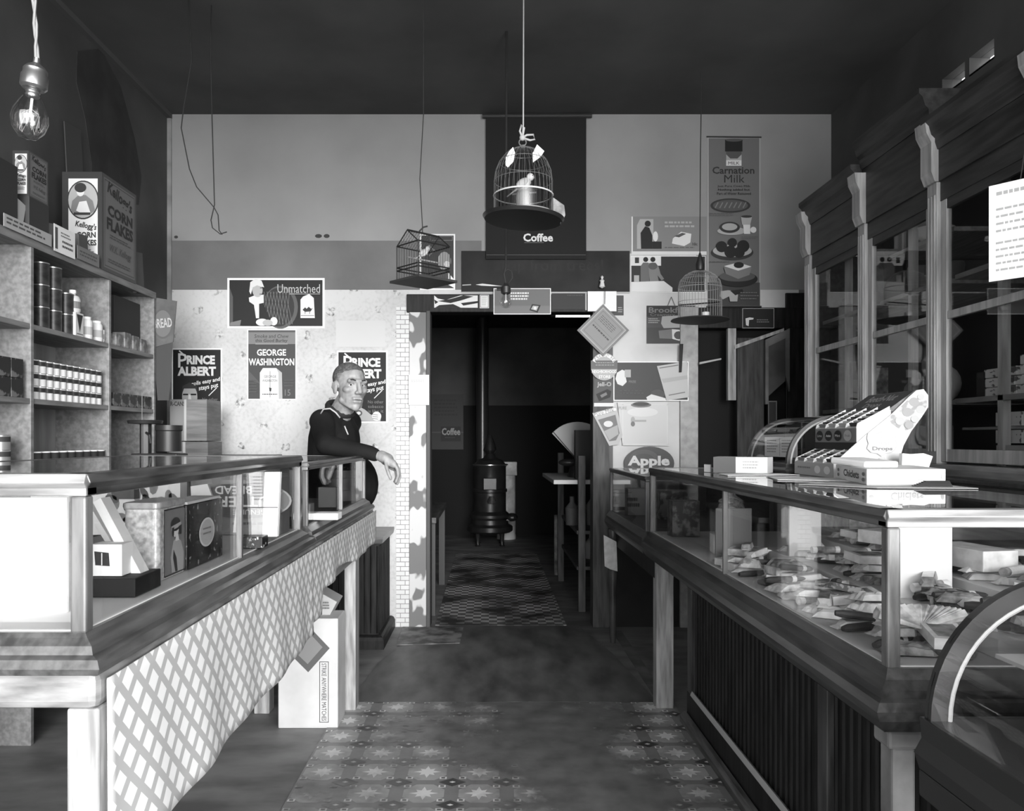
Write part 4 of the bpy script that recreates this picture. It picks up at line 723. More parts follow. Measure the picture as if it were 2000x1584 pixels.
# round sign
a = wallart(YB - .045); a.slab([(1180 + 26 * math.cos(2 * PI * i / 30), 716 + 27 * math.sin(2 * PI * i / 30)) for i in range(30)][::-1], M('sign_pale', .42), .003); a.rect(1154, 704, 1206, 721, M('sign_band', .14)); 
for i, c_ in enumerate('PATRONIZE'):
    t_ = PI * (1.18 + .64 * i / 8); cx, cy = 1180 + 22 * math.cos(t_), 716 + 22 * math.sin(t_) ; a.text(c_, cx - 2.4, cy - 3.2, cx + 2.4, cy + 3.2, WHT, .04, 0, t_ + PI / 2)
a.text('NEIGHBORHOOD', 1156, 723, 1204, 729, WHT, .03); a.text('STORE', 1169, 733, 1192, 739, WHT, .03); a.lines(1163, 708, 1199, 717, 2, LG, .3, 0); tag(a.mb.build('round_sign'), 'round badge-shaped sign lettered Neighborhood Store on the right jamb', 'sign')
a = poster('package_poster', 'small grey poster of a dark package under the round badge sign', 1160, 740, 1198, 787, M('print_pk', .09), Y=YB - .032); a.text('Jell-O', 1166, 746, 1194, 757, LG, .03); a.poly([(1164, 770), (1186, 760), (1194, 764), (1192, 776), (1170, 784)], DK); a.poly([(1172, 772), (1184, 766), (1186, 771), (1175, 777)], MG); a.rect(1160, 787, 1200, 794, PAP); done(a)
a = poster('photo_poster', 'wide glossy dark poster with a white bird-like figure, right of the doorway', 1198, 706, 1345, 783, M('print_ph', .02, .5), Y=YB - .028, border=2); 
a.poly([(1202, 740), (1205, 728), (1215, 722), (1224, 726), (1222, 736), (1224, 746), (1216, 754), (1206, 750)], PAP); a.rect(1220, 722, 1232, 737, LG); a.text('FREE', 1228, 743, 1242, 748, MG); a.lines(1210, 762, 1262, 772, 2, DG); a.ell(1284, 770, 14, 9, DG, 18); a.poly([(1262, 776), (1272, 770), (1300, 778), (1300, 781), (1264, 781)], PAP); done(a)
a = wallart(YB - .036); a.slab([(1283, 715), (1342, 706), (1345, 776), (1302, 782)], M('leaflet', .5), .002); a.line([(1288, 719), (1325, 713)], 2, MG); a.poly([(1292, 740), (1342, 733), (1343, 740), (1296, 748)], LG); a.line([(1306, 772), (1338, 766)], 2, MG); tag(a.mb.build('leaflet'), 'pale tilted leaflet pinned over the right of the glossy dark poster', 'leaflet')
b = MB(); p0 = P(1331, 672, YB - .05); p1 = P(1329, 727, YB - .05); b.tube([p0, p1], [.012, .008], DK, 8); tag(b.build('hanging_strap'), 'short dark strap hanging below the grey creamery poster', 'strap')
a = wallart(YB - .020); a.slab([(1206, 786), (1304, 785), (1306, 871), (1216, 870)], M('worn_print', .62), .002); a.frame(1216, 790, 1304, 868, 1, PAP); a.ell(1252, 791, 20, 5, MG, 20); a.ell(1252, 789, 16, 4, DG, 20); a.ell(1255, 805, 30, 9, PAP, 22); a.ell(1236, 820, 4, 6, LG); a.ell(1236, 828, 4, 5, MG); a.rect(1238, 820, 1262, 824, LG); a.text('PURE', 1208, 794, 1224, 800, LG); tag(a.mb.build('faded_poster'), 'faded white poster with a bowl, above the round dark apple sign', 'poster')
a = wallart(YB - .034); a.slab([(1157, 807), (1205, 794), (1216, 850), (1208, 868), (1190, 871)], M('pennant', .5), .002); a.line([(1160, 811), (1203, 799)], 5, WHT); a.text('Pure Milk', 1160, 801, 1200, 809, MG, .01, 0, -.26); a.poly([(1168, 820), (1202, 810), (1210, 846), (1203, 860), (1190, 862)], MG); a.poly([(1180, 842), (1206, 830), (1208, 848), (1190, 860)], LG); a.ell(1188, 828, 9, 6, PAP); tag(a.mb.build('shield_pennant'), 'tilted shield-shaped paper pennant on the right door jamb', 'pennant')
a = wallart(YB - .030); a.slab([(1268 + 49 * math.cos(2 * PI * i / 32) * (1 if math.sin(2 * PI * i / 32) < .3 else 1), 905 + 33 * math.sin(2 * PI * i / 32)) for i in range(32)][::-1], M('apple_dark', .07, .5), .004); a.ell(1258, 900, 30, 22, M('apple_mid', .12), 26); a.ell(1256, 902, 24, 16, M('apple_dark', .07), 26); a.text('Apple', 1226, 890, 1308, 915, PAP, .04); a.poly([(1250, 930), (1252, 960), (1240, 925)], DG); tag(a.mb.build('apple_sign'), 'round dark cardboard sign lettered Apple behind the far right showcase', 'sign')
a = poster('cigarette_sign', 'small black framed sign on the header of the dark right-hand doorway', 1450, 602, 1512, 641, BLK, 'sign', Y=YB - .036, border=1, bm=LG); a.poly([(1456, 622), (1464, 620), (1472, 621), (1471, 624), (1463, 625), (1462, 637), (1457, 635)], PAP); a.lines(1478, 624, 1504, 632, 2, MG, .4); done(a)
# ================================================================ HANGING THINGS
def cord(name, pts, r, label, m=CORD, cat='cord'):
    return tag(MB().tube(pts, r, m, 6).build(name, smooth=True, origin=pts[0]), label, cat)
Yc = 3.95
cord('hanging_wire', [Vector((X(413, Yc), Yc, ZC)), P(411, 100, Yc), P(414, 225, Yc), P(419, 400, Yc), P(412, 430, Yc), P(415, 445, Yc), P(430, 457, Yc), P(443, 453, Yc)], .0028, 'long straight bare wire with a hooked end hanging left of centre')
cord('hanging_wire', [Vector((X(376, Yc), Yc - .05, ZC)), P(374, 120, Yc), P(358, 215, Yc), P(354, 250, Yc), P(362, 290, Yc), P(370, 330, Yc), P(384, 365, Yc), P(418, 405, Yc), P(426, 420, Yc), P(428, 450, Yc), P(434, 458, Yc)], .0028, 'kinked bare wire wandering down beside the long straight one')
# near bulb
Yc = 1.36; c = P(58, 232, Yc); t = thing('light_bulb', (c.x, c.y, c.z), 'large clear light bulb in a brass socket hanging close at the upper left', 'light bulb')
rr = 33 / F * Yc
b = MB(); tilt = Matrix.Rotation(.12, 4, 'Y'); b.T = Matrix.Translation(c) @ tilt
b.lathe([(.0005, -rr * 1.22), (rr * .5, -rr * 1.12), (rr * .88, -rr * .65), (rr * 1.02, -rr * .1), (rr * .95, rr * .4), (rr * .68, rr * .95), (rr * .48, rr * 1.3)], (0, 0, 0), BULB, 24, cap=False); b.build('glass_bulb', t, smooth=True)
b = MB(); b.T = Matrix.Translation(c) @ tilt; b.lathe([(rr * .38, rr * 1.3), (rr * .40, rr * 1.4), (rr * .36, rr * 1.5), (rr * .40, rr * 1.6), (rr * .36, rr * 1.7), (rr * .5, rr * 1.8)], (0, 0, 0), BRASS, 20); b.build('screw_base', t, smooth='auto')
b = MB(); b.T = Matrix.Translation(c) @ tilt; b.lathe([(rr * .6, rr * 1.75), (rr * .74, rr * 1.9), (rr * .74, rr * 2.5), (rr * .66, rr * 2.65), (rr * .66, rr * 2.9), (rr * .5, rr * 3.1), (rr * .2, rr * 3.3), (rr * .18, rr * 3.6)], (0, 0, 0), BRASS, 20); b.build('socket', t, smooth='auto')
b = MB(); b.T = Matrix.Translation(c) @ tilt; b.tube([(0, 0, rr * 1.2), (0, 0, rr * .1)], rr * .08, M('filament_glass', .8, .3), 8); b.tube([(rr * .5 * math.cos(k * .7), rr * .5 * math.sin(k * .7), (rr * .3 if k % 2 else -rr * .75)) for k in range(10)], .0006, TIN, 5); b.tube([(rr * .5, 0, rr * .3), (0, 0, rr * .6), (-rr * .5, 0, rr * .3)], .0006, TIN, 5); b.build('filament', t)
tp = c + Vector((rr * 3.6 * .12, 0, rr * 3.55)); b = MB()
for s_ in (0, PI): b.tube([tp + Vector((-.008 * k / 8 + .0022 * math.cos(k * 1.3 + s_), .0022 * math.sin(k * 1.3 + s_), (2.7 - tp.z) * k / 40)) for k in range(41)], .0022, M('twisted_flex', .25, .8), 6)
b.tube([tp + Vector((-.04, 0, 2.7 - tp.z)), (tp.x - .05, Yc, ZC)], .004, CORD, 6); b.build('flex_cord', t)
# centre bulb
Yc = 4.2; c = P(988, 588, Yc); t = thing('light_bulb', (c.x, c.y, c.z), 'clear light bulb in a black socket with a cord loop, hanging before the doorway', 'light bulb'); rr = 12 / F * Yc
MB().lathe([(.0005, -rr * 1.2), (rr * .6, -rr * 1.0), (rr * .98, -rr * .35), (rr * .95, rr * .2), (rr * .6, rr * .8), (rr * .5, rr * 1.15)], c, BULB, 20, cap=False).build('glass_bulb', t, smooth=True)
MB().lathe([(rr * .5, rr * 1.1), (rr * .8, rr * 1.3), (rr * .8, rr * 2.3), (rr * .5, rr * 2.5), (rr * .3, rr * 2.9)], c, IRON, 16).build('socket', t, smooth='auto'); MB().tube([c + Vector((-rr * .8, 0, rr * 1.9)), c + Vector((-rr * 1.5, 0, rr * 1.9))], rr * .22, IRON).build('switch_key', t)
MB().tube([c + Vector((0, 0, rr * 1.1)), c + Vector((0, 0, -rr * .1))], rr * .1, PAP, 6).build('filament', t)
b = MB(); u = c + Vector((0, 0, rr * 2.8)); b.tube([u, u + Vector((-.01, 0, .05)), u + Vector((.0, 0, .09)), Vector((c.x + .004, Yc, ZC))], .006, CORD, 6); b.tube([u + Vector((.012, 0, .0)), u + Vector((.035, 0, .03)), u + Vector((.032, 0, .065)), u + Vector((.01, 0, .078)), u + Vector((-.008, 0, .06))], .0045, CORD, 6); b.build('flex_cord', t, smooth=True)
# ---- cages
def ring(b, c, r, t, m, n=28, axis='z', a0=0, a1=2 * PI): b.tube([c + Vector((r * math.cos(a0 + (a1 - a0) * i / n), r * math.sin(a0 + (a1 - a0) * i / n), 0)) for i in range(n + 1)], t, m, 5, cap=False)
def bird(parent_label, c, s, yaw, m=M('canary', .62, .6)):
    b = MB(); Rz = Matrix.Rotation(yaw, 3, 'Z'); Rt = Rz @ Matrix.Rotation(-.6, 3, 'Y'); c = Vector(c)
    b.ball(c, (.032 * s, .02 * s, .021 * s), m, rot=Rt); hd = c + Rz @ Vector((.026 * s, 0, .028 * s)); b.ball(hd, .014 * s, m); b.tube([hd + Rz @ Vector((.011 * s, 0, 0)), hd + Rz @ Vector((.022 * s, 0, -.003 * s))], [.004 * s, .0005], DG, 6)
    tl = c + Rz @ Vector((-.025 * s, 0, -.02 * s)); b.tube([tl, tl + Rz @ Vector((-.035 * s, 0, -.028 * s))], [.010 * s, .006 * s], m, 6, flat=.4)
    for sd in (-1, 1): b.tube([c + Vector((0, sd * .006 * s, -.015 * s)), c + Vector((.004 * s, sd * .006 * s, -.04 * s))], .0015, DG, 5); b.ball(hd + Rz @ Vector((.006 * s, sd * .011 * s, .003 * s)), .0025 * s, BLK, 6, 4); b.ball(c + Rz @ Vector((-.006 * s, sd * .014 * s, 0)), (.026 * s, .008 * s, .014 * s), LG, rot=Rt)
    return tag(b.build('canary', smooth=True), parent_label, 'bird')
Yc = 3.6; k = Yc / F; c = P(1022, 420, Yc); cz = c.z; R0 = 57 * k
t = thing('dome_birdcage', (c.x, c.y, cz), 'large domed wire birdcage with a seed guard band and round tray, hanging in the centre', 'birdcage')
b = MB(); n = 36; zb0 = 92 * k
for i in range(n):
    a_ = 2 * PI * i / n; b.tube([c + Vector((R0 * math.cos(a_), R0 * math.sin(a_), 4 * k))] + [c + Vector((R0 * math.cos(a_) * math.cos(f), R0 * math.sin(a_) * math.cos(f), 66 * k + 66 * k * math.sin(f))) for f in (0, .3, .6, .9, 1.2, 1.45)], .0008, WIRE, 4)
for z_, r_ in ((4, 1), (66, 1), (103, .825), (122, .54)): ring(b, c + Vector((0, 0, z_ * k)), R0 * r_, .0012, WIRE)
b.build('wire_bars', t)
b = MB(); b.lathe([(R0 * 1.01, 2 * k), (R0 * 1.01, 38 * k)], c, glass_mat('mica_band', .5, 2.2, .25), 32, cap=False); b.build('seed_guard', t, smooth=True)
b = MB(); ring(b, c + Vector((0, 0, 38 * k)), R0 * 1.015, .0035, PAP); ring(b, c + Vector((0, 0, 2 * k)), R0 * 1.015, .002, LG); b.build('guard_rim', t)
b = MB(); rp = 80 * k; b.T = Matrix.Translation(c + Vector((.0, 0, -10 * k))) @ Matrix.Rotation(.06, 4, 'Y'); b.lathe([(rp * .5, -.004), (rp * .95, -.002), (rp * 1.0, .012), (rp * .97, .014), (rp * .9, .004), (rp * .3, .003)], (0, 0, 0), M('tray_black', .02, .35, spec=.6), 40); b.build('tray', t, smooth='auto')
b = MB(); b.tube([c + Vector((0, 0, 130 * k)), c + Vector((0, 0, 136 * k))], .01, WIRE); rg = c + Vector((-.003, 0, 142 * k)); b.tube([rg + Vector((7 * k * math.cos(i * PI / 8), 0, 7 * k * math.sin(i * PI / 8))) for i in range(17)], .003, WIRE, 6, cap=False); b.build('top_ring', t)
rope = M('white_rope', .5, .9); b = MB(); kx = c + Vector((-.004, 0, 151 * k)); b.ball(kx, .014, rope); b.tube([kx, kx + Vector((.02, 0, .012)), kx + Vector((.05, 0, .014)), kx + Vector((.056, 0, -.008)), kx + Vector((.035, 0, -.012)), kx], .005, rope, 6); b.tube([kx, kx + Vector((-.012, 0, .03)), kx + Vector((-.004, 0, .058)), kx + Vector((.008, 0, .045)), kx], .005, rope, 6)
b.tube([kx, kx + Vector((.004, 0, .06)), Vector((c.x + .002, Yc, ZC))], .0035, rope, 6); b.build('hanging_rope', t, smooth=True)
a = Art(lambda px, py: P(px, py, Yc - R0 * .75), (0, -1, 0))
b = MB(); b.tube([c + Vector((-.05, 0, 40 * k)), c + Vector((.06, 0, 44 * k))], .004, PWOOD, 6); b.build('perch', t)
bird('white canary on the perch inside the large domed birdcage', c + Vector((.0, 0, 40 * k + .046)), 1.25, PI * .05)
for (pts, lab) in (([(1002, 287), (1006, 298), (1003, 315), (992, 327), (987, 322), (988, 308), (994, 296)], 'left white cuttle-shell scrap wedged in the dome of the large cage'), ([(1049, 282), (1063, 295), (1056, 306), (1041, 317), (1040, 300)], 'right white folded paper scrap wedged in the dome of the large cage')):
    a = Art(lambda px, py: P(px, py, Yc - R0 * .55), (0, -1, 0)); a.slab(pts[::-1], WHT, .006); tag(a.mb.build('paper_scrap'), lab, 'paper')
b = MB(); b.T = Matrix.Translation(c + Vector((-.005, -R0 * .5, 4 * k))); b.lathe([(.02, 0), (.03, .005), (.032, .05), (.026, .075), (.02, .08)], (0, 0, 0), M('feeder_white', .75, .3), 16); b.build('feeder_cup', t, smooth='auto')
b = MB(); p0 = c + Vector((R0 * 1.02, -.01, 20 * k)); b.prism([(p0.x, p0.z + .03), (p0.x + .05, p0.z - .005), (p0.x + .055, p0.z - .05), (p0.x + .035, p0.z - .085), (p0.x + .02, p0.z - .06), (p0.x, p0.z - .04)], Yc - .01, Yc + .02, M('dull_sheet', .12, .35, g2=.3, scale=30)); b.build('side_flap', t)
# house-shaped cage
Yc = 3.8; k = Yc / F; c = P(827, 548, Yc); ang = .74
t = thing('house_birdcage', (c.x, c.y, c.z), 'small house-shaped wire birdcage on a square board, hanging left of the doorway', 'birdcage')
def rot(x, y, z): return c + Vector((x * math.cos(ang) - y * math.sin(ang), x * math.sin(ang) + y * math.cos(ang), z))
hx, hy, hz, hr = 39 * k, 34 * k, 66 * k, 92 * k; b = MB(); n = 13; DW = M('dark_cage_wire', .04, .5)
for i in range(n + 1):
    f = -1 + 2 * i / n
    for s_ in (-1, 1): b.tube([rot(f * hx, s_ * hy, 0), rot(f * hx, s_ * hy, hz), rot(f * hx, 0, hr)], .0009, DW, 4); b.tube([rot(s_ * hx, f * hy, 0), rot(s_ * hx, f * hy, hz + (hr - hz) * (1 - abs(f)))], .0009, DW, 4)
b.build('wire_bars', t)
b = MB()
for z_ in (.5, 18 * k, 24 * k, hz):
    if z_ == .5: z_ = .002
    q = [rot(-hx, -hy, z_), rot(hx, -hy, z_), rot(hx, hy, z_), rot(-hx, hy, z_), rot(-hx, -hy, z_)]; b.tube(q, .0035, BLK, 5)
b.tube([rot(-hx, 0, hr), rot(hx, 0, hr)], .005, BLK, 6)
for sx in (-1, 1):
    for sy in (-1, 1): b.tube([rot(sx * hx, sy * hy, 0), rot(sx * hx, sy * hy, hz), rot(sx * hx, 0, hr)], .003, BLK, 5)
b.build('frame', t)
b = MB(); q = [rot(-62 * k, 0, -.008), rot(0, -50 * k, -.008), rot(62 * k, 0, -.008), rot(0, 50 * k, -.008)]; sq = []
S2 = 47 * k
q = [rot(-S2, -S2, -.012), rot(S2, -S2, -.012), rot(S2, S2, -.012), rot(-S2, S2, -.012)]; b.add(q + [p + Vector((0, 0, .011)) for p in q], [(3, 2, 1, 0), (4, 5, 6, 7), (0, 1, 5, 4), (1, 2, 6, 5), (2, 3, 7, 6), (3, 0, 4, 7)], DK); b.build('base_board', t)
MB().tube([rot(-hx, 0, 40 * k), rot(hx, 0, 40 * k)], .004, PWOOD, 6).build('perch', t)
MB().tube([c + Vector((-.004, 0, hr)), P(825, 440, Yc), P(820, 350, Yc), P(827, 225, Yc), Vector((X(827, Yc), Yc, ZC))], .0025, CORD, 6).build('hanging_cord', t); MB().tube([c + Vector((-.02, 0, hr + .01)), c + Vector((0, 0, hr + .03)), c + Vector((.02, 0, hr + .035))], .004, CORD, 6).build('knot', t)
bird('small dark-backed bird on the perch of the house-shaped cage', rot(-.0, 0, 40 * k + .035), .8, .3)
# far right cage
Yc = 4.66; k = Yc / F; c = P(1367, 626, Yc); t = thing('wire_birdcage', (c.x, c.y, c.z), 'fine wire birdcage with a shallow dome and wavy round tray, hanging at the right', 'birdcage')
b = MB(); hw = 42 * k; n = 44; GW = M('fine_wire', .3, .5)
for i in range(n):
    a_ = 2 * PI * i / n; b.tube([c + Vector((hw * math.cos(a_), hw * math.sin(a_) * .8, 2 * k)), c + Vector((hw * math.cos(a_), hw * math.sin(a_) * .8, 64 * k))] + [c + Vector((hw * math.cos(a_) * math.cos(f), hw * math.sin(a_) * .8 * math.cos(f), 64 * k + 34 * k * math.sin(f))) for f in (.4, .8, 1.2, 1.5)], .0008, GW, 4)
for z_ in (2, 36, 64): b.tube([c + Vector((hw * math.cos(i * PI / 14), .8 * hw * math.sin(i * PI / 14), z_ * k)) for i in range(29)], .0018, GW, 5)
for f in (.5, 1.0): b.tube([c + Vector((hw * math.cos(f) * math.cos(i * PI / 14), .8 * hw * math.cos(f) * math.sin(i * PI / 14), 64 * k + 34 * k * math.sin(f))) for i in range(29)], .001, GW, 5)
b.build('wire_bars', t)
b = MB(); rp = 56 * k; b.lathe([(.0005, -.012), (rp * .7, -.01), (rp, .0), (rp * .98, .006), (rp * .7, -.002), (.0005, -.002)], c, DK, 30); b.build('tray', t, smooth='auto')
b = MB(); b.lathe([(.004, 97 * k), (.022, 99 * k), (.026, 108 * k), (.012, 124 * k), (.005, 132 * k)], c, IRON, 14); b.build('finial', t, smooth='auto')
MB().tube([c + Vector((0, 0, 130 * k)), P(1368, 300, Yc), P(1370, 180, Yc), Vector((X(1369, Yc), Yc, ZC))], .003, CORD, 6).build('hanging_cord', t)
MB().tube([c + Vector((-hw, 0, 30 * k)), c + Vector((hw * .9, 0, 36 * k))], .004, DWOOD, 6).build('perch', t); MB().lathe([(.02, 0), (.022, .04), (.018, .042)], c + Vector((.02, -.05, 0)), M('feeder_white', .75, .3), 12).build('feeder_cup', t)
# ================================================================ BACK ROOM
Ys = 9.4; k = Ys / F; cx = X(957, Ys); t = thing('parlor_stove', (cx, Ys, 0), 'ornate black cast-iron parlor stove standing at the far end of the back room', 'stove')
IR = M('stove_iron', .022, .35, noise=.3, scale=12, spec=.6)
b = MB()
for a_ in range(4): q = Vector((cx, Ys, 0)) + Vector((.2 * math.cos(a_ * PI / 2 + .78), .2 * math.sin(a_ * PI / 2 + .78), 0)); MB().tube([q + Vector((0, 0, .0)), q + Vector((0, 0, .03)), q * 1 + Vector((0, 0, .16))], [.035, .02, .03], IR).build('leg', t, smooth=True)
b.lathe([(.24, .15), (.27, .17), (.27, .22), (.22, .25), (.21, .30), (.24, .33), (.24, .36), (.19, .40)], (cx, Ys, 0), IR, 28); b.build('base', t, smooth='auto')
b = MB(); b.lathe([(.19, .40), (.19, .62), (.205, .63), (.205, .66), (.19, .67), (.19, .92), (.20, .94), (.15, 1.0)], (cx, Ys, 0), IR, 28); b.build('barrel', t, smooth='auto')
b = MB(); b.box(cx - .08, cx + .08, Ys - .215, Ys - .185, .66, .80, IR); b.build('door', t, bevel=.008); MB().lathe([(.045, 0), (.055, .03), (.03, .09)], (cx + .02, Ys - .21, .50), M('nickel', .5, .25, metal=.9), 16).build('nickel_knob', t, smooth='auto'); MB().lathe([(.19, .93), (.215, .945), (.215, .955), (.19, .96)], (cx, Ys, 0), M('nickel', .5), 28).build('nickel_band', t, smooth='auto')
MB().lathe([(.15, 1.0), (.08, 1.03), (.05, 1.08), (.08, 1.12), (.06, 1.2), (.02, 1.3)], (cx, Ys, 0), IR, 20).build('top_urn', t, smooth='auto')
b = MB(); px = X(942, Ys); b.tube([(px, Ys + .1, .9), (px, Ys + .1, 2.7)], .075, M('stovepipe', .06, .3, metal=.5), 18); b.build('stovepipe', t, smooth='auto')
b = MB(); b.ball((cx + .26, Ys - .05, .33), (.07, .07, .05), IR); b.box(cx + .15, cx + .27, Ys - .08, Ys - .02, .29, .32, IR); b.build('side_shelf', t)
cx = X(989, 9.95); t = thing('pale_pedestal', (cx, 9.95, 0), 'pale mottled column with a square cap, beside the parlor stove', 'column'); pm = M('mottled_white', .45, .5, g2=.85, scale=5, lo=.4, hi=.6)
MB().lathe([(.12, 0), (.12, .05), (.115, .06), (.115, .8)], (cx, 9.95, 0), pm, 24).build('shaft', t, smooth='auto'); MB().box(cx - .13, cx + .13, 9.95 - .13, 9.95 + .13, .8, .97, pm).build('cap', t, bevel=.01)
Yc = YE - .02; a = wallart(Yc); a.base(840, 770, 905, 878, M('poster_dim', .05)); a.lines(848, 780, 895, 815, 5, M('poster_dim2', .035), .5); a.rect(840, 843, 905, 846, DG); a.rect(861, 833, 900, 862, DK); a.text('Coffee', 863, 836, 899, 850, LG, .03); a.lines(869, 854, 892, 857, 1, DG); tag(a.mb.build('coffee_poster'), 'dim poster lettered Coffee on the back room wall, seen through the doorway', 'poster')
t = thing('side_table', (-.6, 6.0, 0), 'plain wooden table just inside the doorway on the left', 'table')
MB().box(-.95, -.37, 5.55, 6.9, .66, .70, M('dim_wood', .05, .5, g2=.12, scale=5, stretch=(9, 1, 9))).build('table_top', t, bevel=.003)
for (x_, y_) in ((-.43, 5.6), (-.43, 6.8), (-.92, 5.6), (-.92, 6.8)): MB().box(x_, x_ + .05, y_, y_ + .05, 0, .66, M('dim_leg', .07, .6)).build('leg', t)
# stand with shelves and a fan scale
t = thing('slatted_stand', (.9, 6.3, 0), 'tall wooden stand with shelves inside the doorway on the right', 'stand')
sw = M('stand_wood', .05, .6, g2=.13, scale=4, stretch=(9, 9, 1))
for (x_, y_, h_) in ((X(1130, 5.73), 5.73, 1.13), (X(1090, 6.97), 6.97, 1.13), (1.3, 5.73, 1.13), (1.3, 6.97, 1.13)): MB().box(x_, x_ + .05, y_, y_ + .05, 0, h_, sw).build('leg', t)
for z_ in (.30, .56): MB().box(.64, 1.3, 5.75, 7.0, z_, z_ + .025, sw).build('shelf_board', t)
MB().box(X(1068, 6.5), 1.32, 5.8, 7.02, Z(940, 6.2), Z(940, 6.2) + .03, M('enamel_top', .5, .4)).build('table_top', t, label='white enamelled top board')
Yc = 6.3; zt_ = Z(940, 6.2) + .031; cx = X(1128, Yc); t = thing('fan_scale', (cx, Yc, zt_), 'fan-faced computing scale on the white-topped stand in the back room', 'scale')
a = wallart(Yc - .04); pts = [(1128 - 6, 893)] + [(1128 + 66 * math.cos(f), 890 + 66 * math.sin(f)) for f in [PI + .72 + (PI - 1.44) * i / 12 for i in range(13)]] + [(1134, 893)]; a.slab(pts[::-1], LG, .03); a.line([(1080, 843), (1122, 892)], 2, DK); a.line([(1122, 892), (1150, 892)], 2, DK); a.mb.build('fan_dial', t)
MB().tube([(cx, Yc, zt_), (cx - .02, Yc, Z(920, Yc)), (cx, Yc, Z(893, Yc))], [.10, .05, .04], IRON, 12).build('pedestal', t, smooth=True)
MB().ball((X(1112, Yc), Yc - .02, Z(903, Yc)), (.09, .07, .03), IRON).build('pan', t, smooth=True)
box_thing('dark_case', 'dark square case standing on the far right of the fan-faced scale', 'case', X(1124, 6.0), X(1152, 6.0) + .08, 6.0, 6.1, zt_, Z(840, 6.0), DK)
for i, (px, z_, h_, lab) in enumerate(((1105, .585, .22, 'dark jar on the upper shelf of the back room stand'), (1146, .585, .26, 'tall bottle on the upper shelf of the back room stand'), (1143, .326, .2, 'grey bundle on the lower shelf of the back room stand'))):
    x_ = X(px, 6.15) + .05; t = MB().lathe([(.05, 0), (.055, h_ * .6), (.02, h_ * .8), (.02, h_)], (x_, 6.15, z_), (DG, MG, LG)[i], 12).build(('dark_jar', 'bottle', 'bundle')[i], smooth='auto'); tag(t, lab, ('jar', 'bottle', 'bundle')[i])
t = MB().tube([(X(1087, 7.3), 7.3, 0), (X(1087, 7.3), 7.3, .55)], .022, M('stripe_pole', .1, .5, g2=.4, scale=12), 10).build('short_pole'); tag(t, 'short mottled pole standing left of the back room stand', 'pole')
Yc = 6.6; t = thing('glowing_tube', (X(1118, Yc), Yc, Z(615, Yc)), 'glowing white horizontal tube just under the doorway header', 'lamp'); MB().tube([P(1084, 615, Yc), P(1175, 615, Yc)], .020, emis('tube_glow', 1.6), 12).build('tube', t); MB().tube([P(1076, 615, Yc), P(1085, 615, Yc)], .022, IRON, 12).build('end_cap', t); MB().tube([P(1130, 611, Yc), Vector((X(1130, Yc), Yc, 2.7))], .006, IRON, 8).build('hanger', t)  # plain white tube with mild emission, drawn as a bright bar
# ================================================================ RIGHT RUN
profR = [(0, .70), (.012, .705), (.03, .73), (.038, .75), (.030, .765), (.022, .77), (.022, .785), (.006, .80), (0, .82)]
caseA = showcase('large glass showcase heaped with cigars and candy on the right counter, nearest the camera', .748, 1.44, 1.485, 3.69, .82, 1.118, .034, profR, M('case_white_paper', .6, .6), mull=(2.53,), pw=.026, front=-1)
profB = [(0, .70), (.012, .705), (.025, .73), (.03, .745), (.02, .765), (.02, .78), (.006, .80), (0, .81)]
caseB = showcase('short glass showcase with boxes at the far end of the right counter', .748, 1.36, 3.775, 4.90, .81, 1.072, .024, profB, M('case_dark_floor', .08, .6), pw=.02, front=-1)
# beadboard counter under A
t = thing('counter', (1.2, 2.4, 0), 'black beadboard counter with kick moulding under the near right showcase', 'counter')
b = MB(); b.box(.90, 1.6, 1.34, 3.48, .02, .70, DWOOD); 
for i in range(49): y = 1.36 + i * .043; b.tube([(.90, y, .12), (.90, y, .60)], .007, DWOOD, 6)
b.build('beadboard_body', t)
MB().prism([(.845, 0), (.845, .03), (.856, .045), (.87, .05), (.87, .0)], 1.33, 3.50, M('kick_wood', .03, .35, g2=.12, scale=5, stretch=(9, 1, 9)), axis='y').build('kick_molding', t)
b = MB(); b.box(.875, .90, 1.33, 3.5, .0, .14, DWOOD); b.build('bottom_rail', t, bevel=.005); MB().box(.875, .90, 1.33, 3.5, .60, .70, DWOOD).build('top_rail', t)
for y in (3.43, 2.05): MB().box(.875, .90, y, y + .06, .14, .60, M('stile_wood', .02, .4, g2=.07, scale=4, stretch=(9, 9, 1))).build('stile', t, bevel=.003)
MB().prism([(.872, .14), (.892, .14), (.892, .15), (.880, .158)], 2.1, 3.43, LG, axis='y').build('panel_bead', t)
b = MB(); b.box(.765, .81, 1.50, 1.55, .50, .665, M('bracket_wood', .12, .6, g2=.25, scale=8)); b.box(.752, .84, 1.488, 1.55, .665, .70, M('bracket_wood', .12)); b.build('end_bracket', t, bevel=.006)
t = thing('counter_stand', (1.1, 4.3, 0), 'open stand of posts and a turned leg under the far right showcase', 'stand')
MB().box(X(1282, 3.665), X(1282, 3.665) + .08, 3.665, 3.74, 0, .70, PWOOD).build('square_post', t, bevel=.003, label='pale square wooden post')
MB().box(1.3, 1.36, 3.7, 3.76, 0, .70, DWOOD).build('square_post', t); MB().box(1.3, 1.36, 4.85, 4.9, 0, .70, DWOOD).build('square_post', t)
MB().lathe([(.016, 0), (.02, .05), (.022, .3), (.027, .42), (.03, .45), (.02, .46), (.03, .49), (.02, .52), (.03, .55), (.03, .70)], (X(1197, 4.86), 4.86, 0), M('turned_wood', .04, .25, g2=.09, scale=5, spec=.7), 16).build('turned_leg', t, smooth='auto')
MB().box(.775, .79, 3.7, 4.9, .60, .70, DWOOD).build('apron', t)
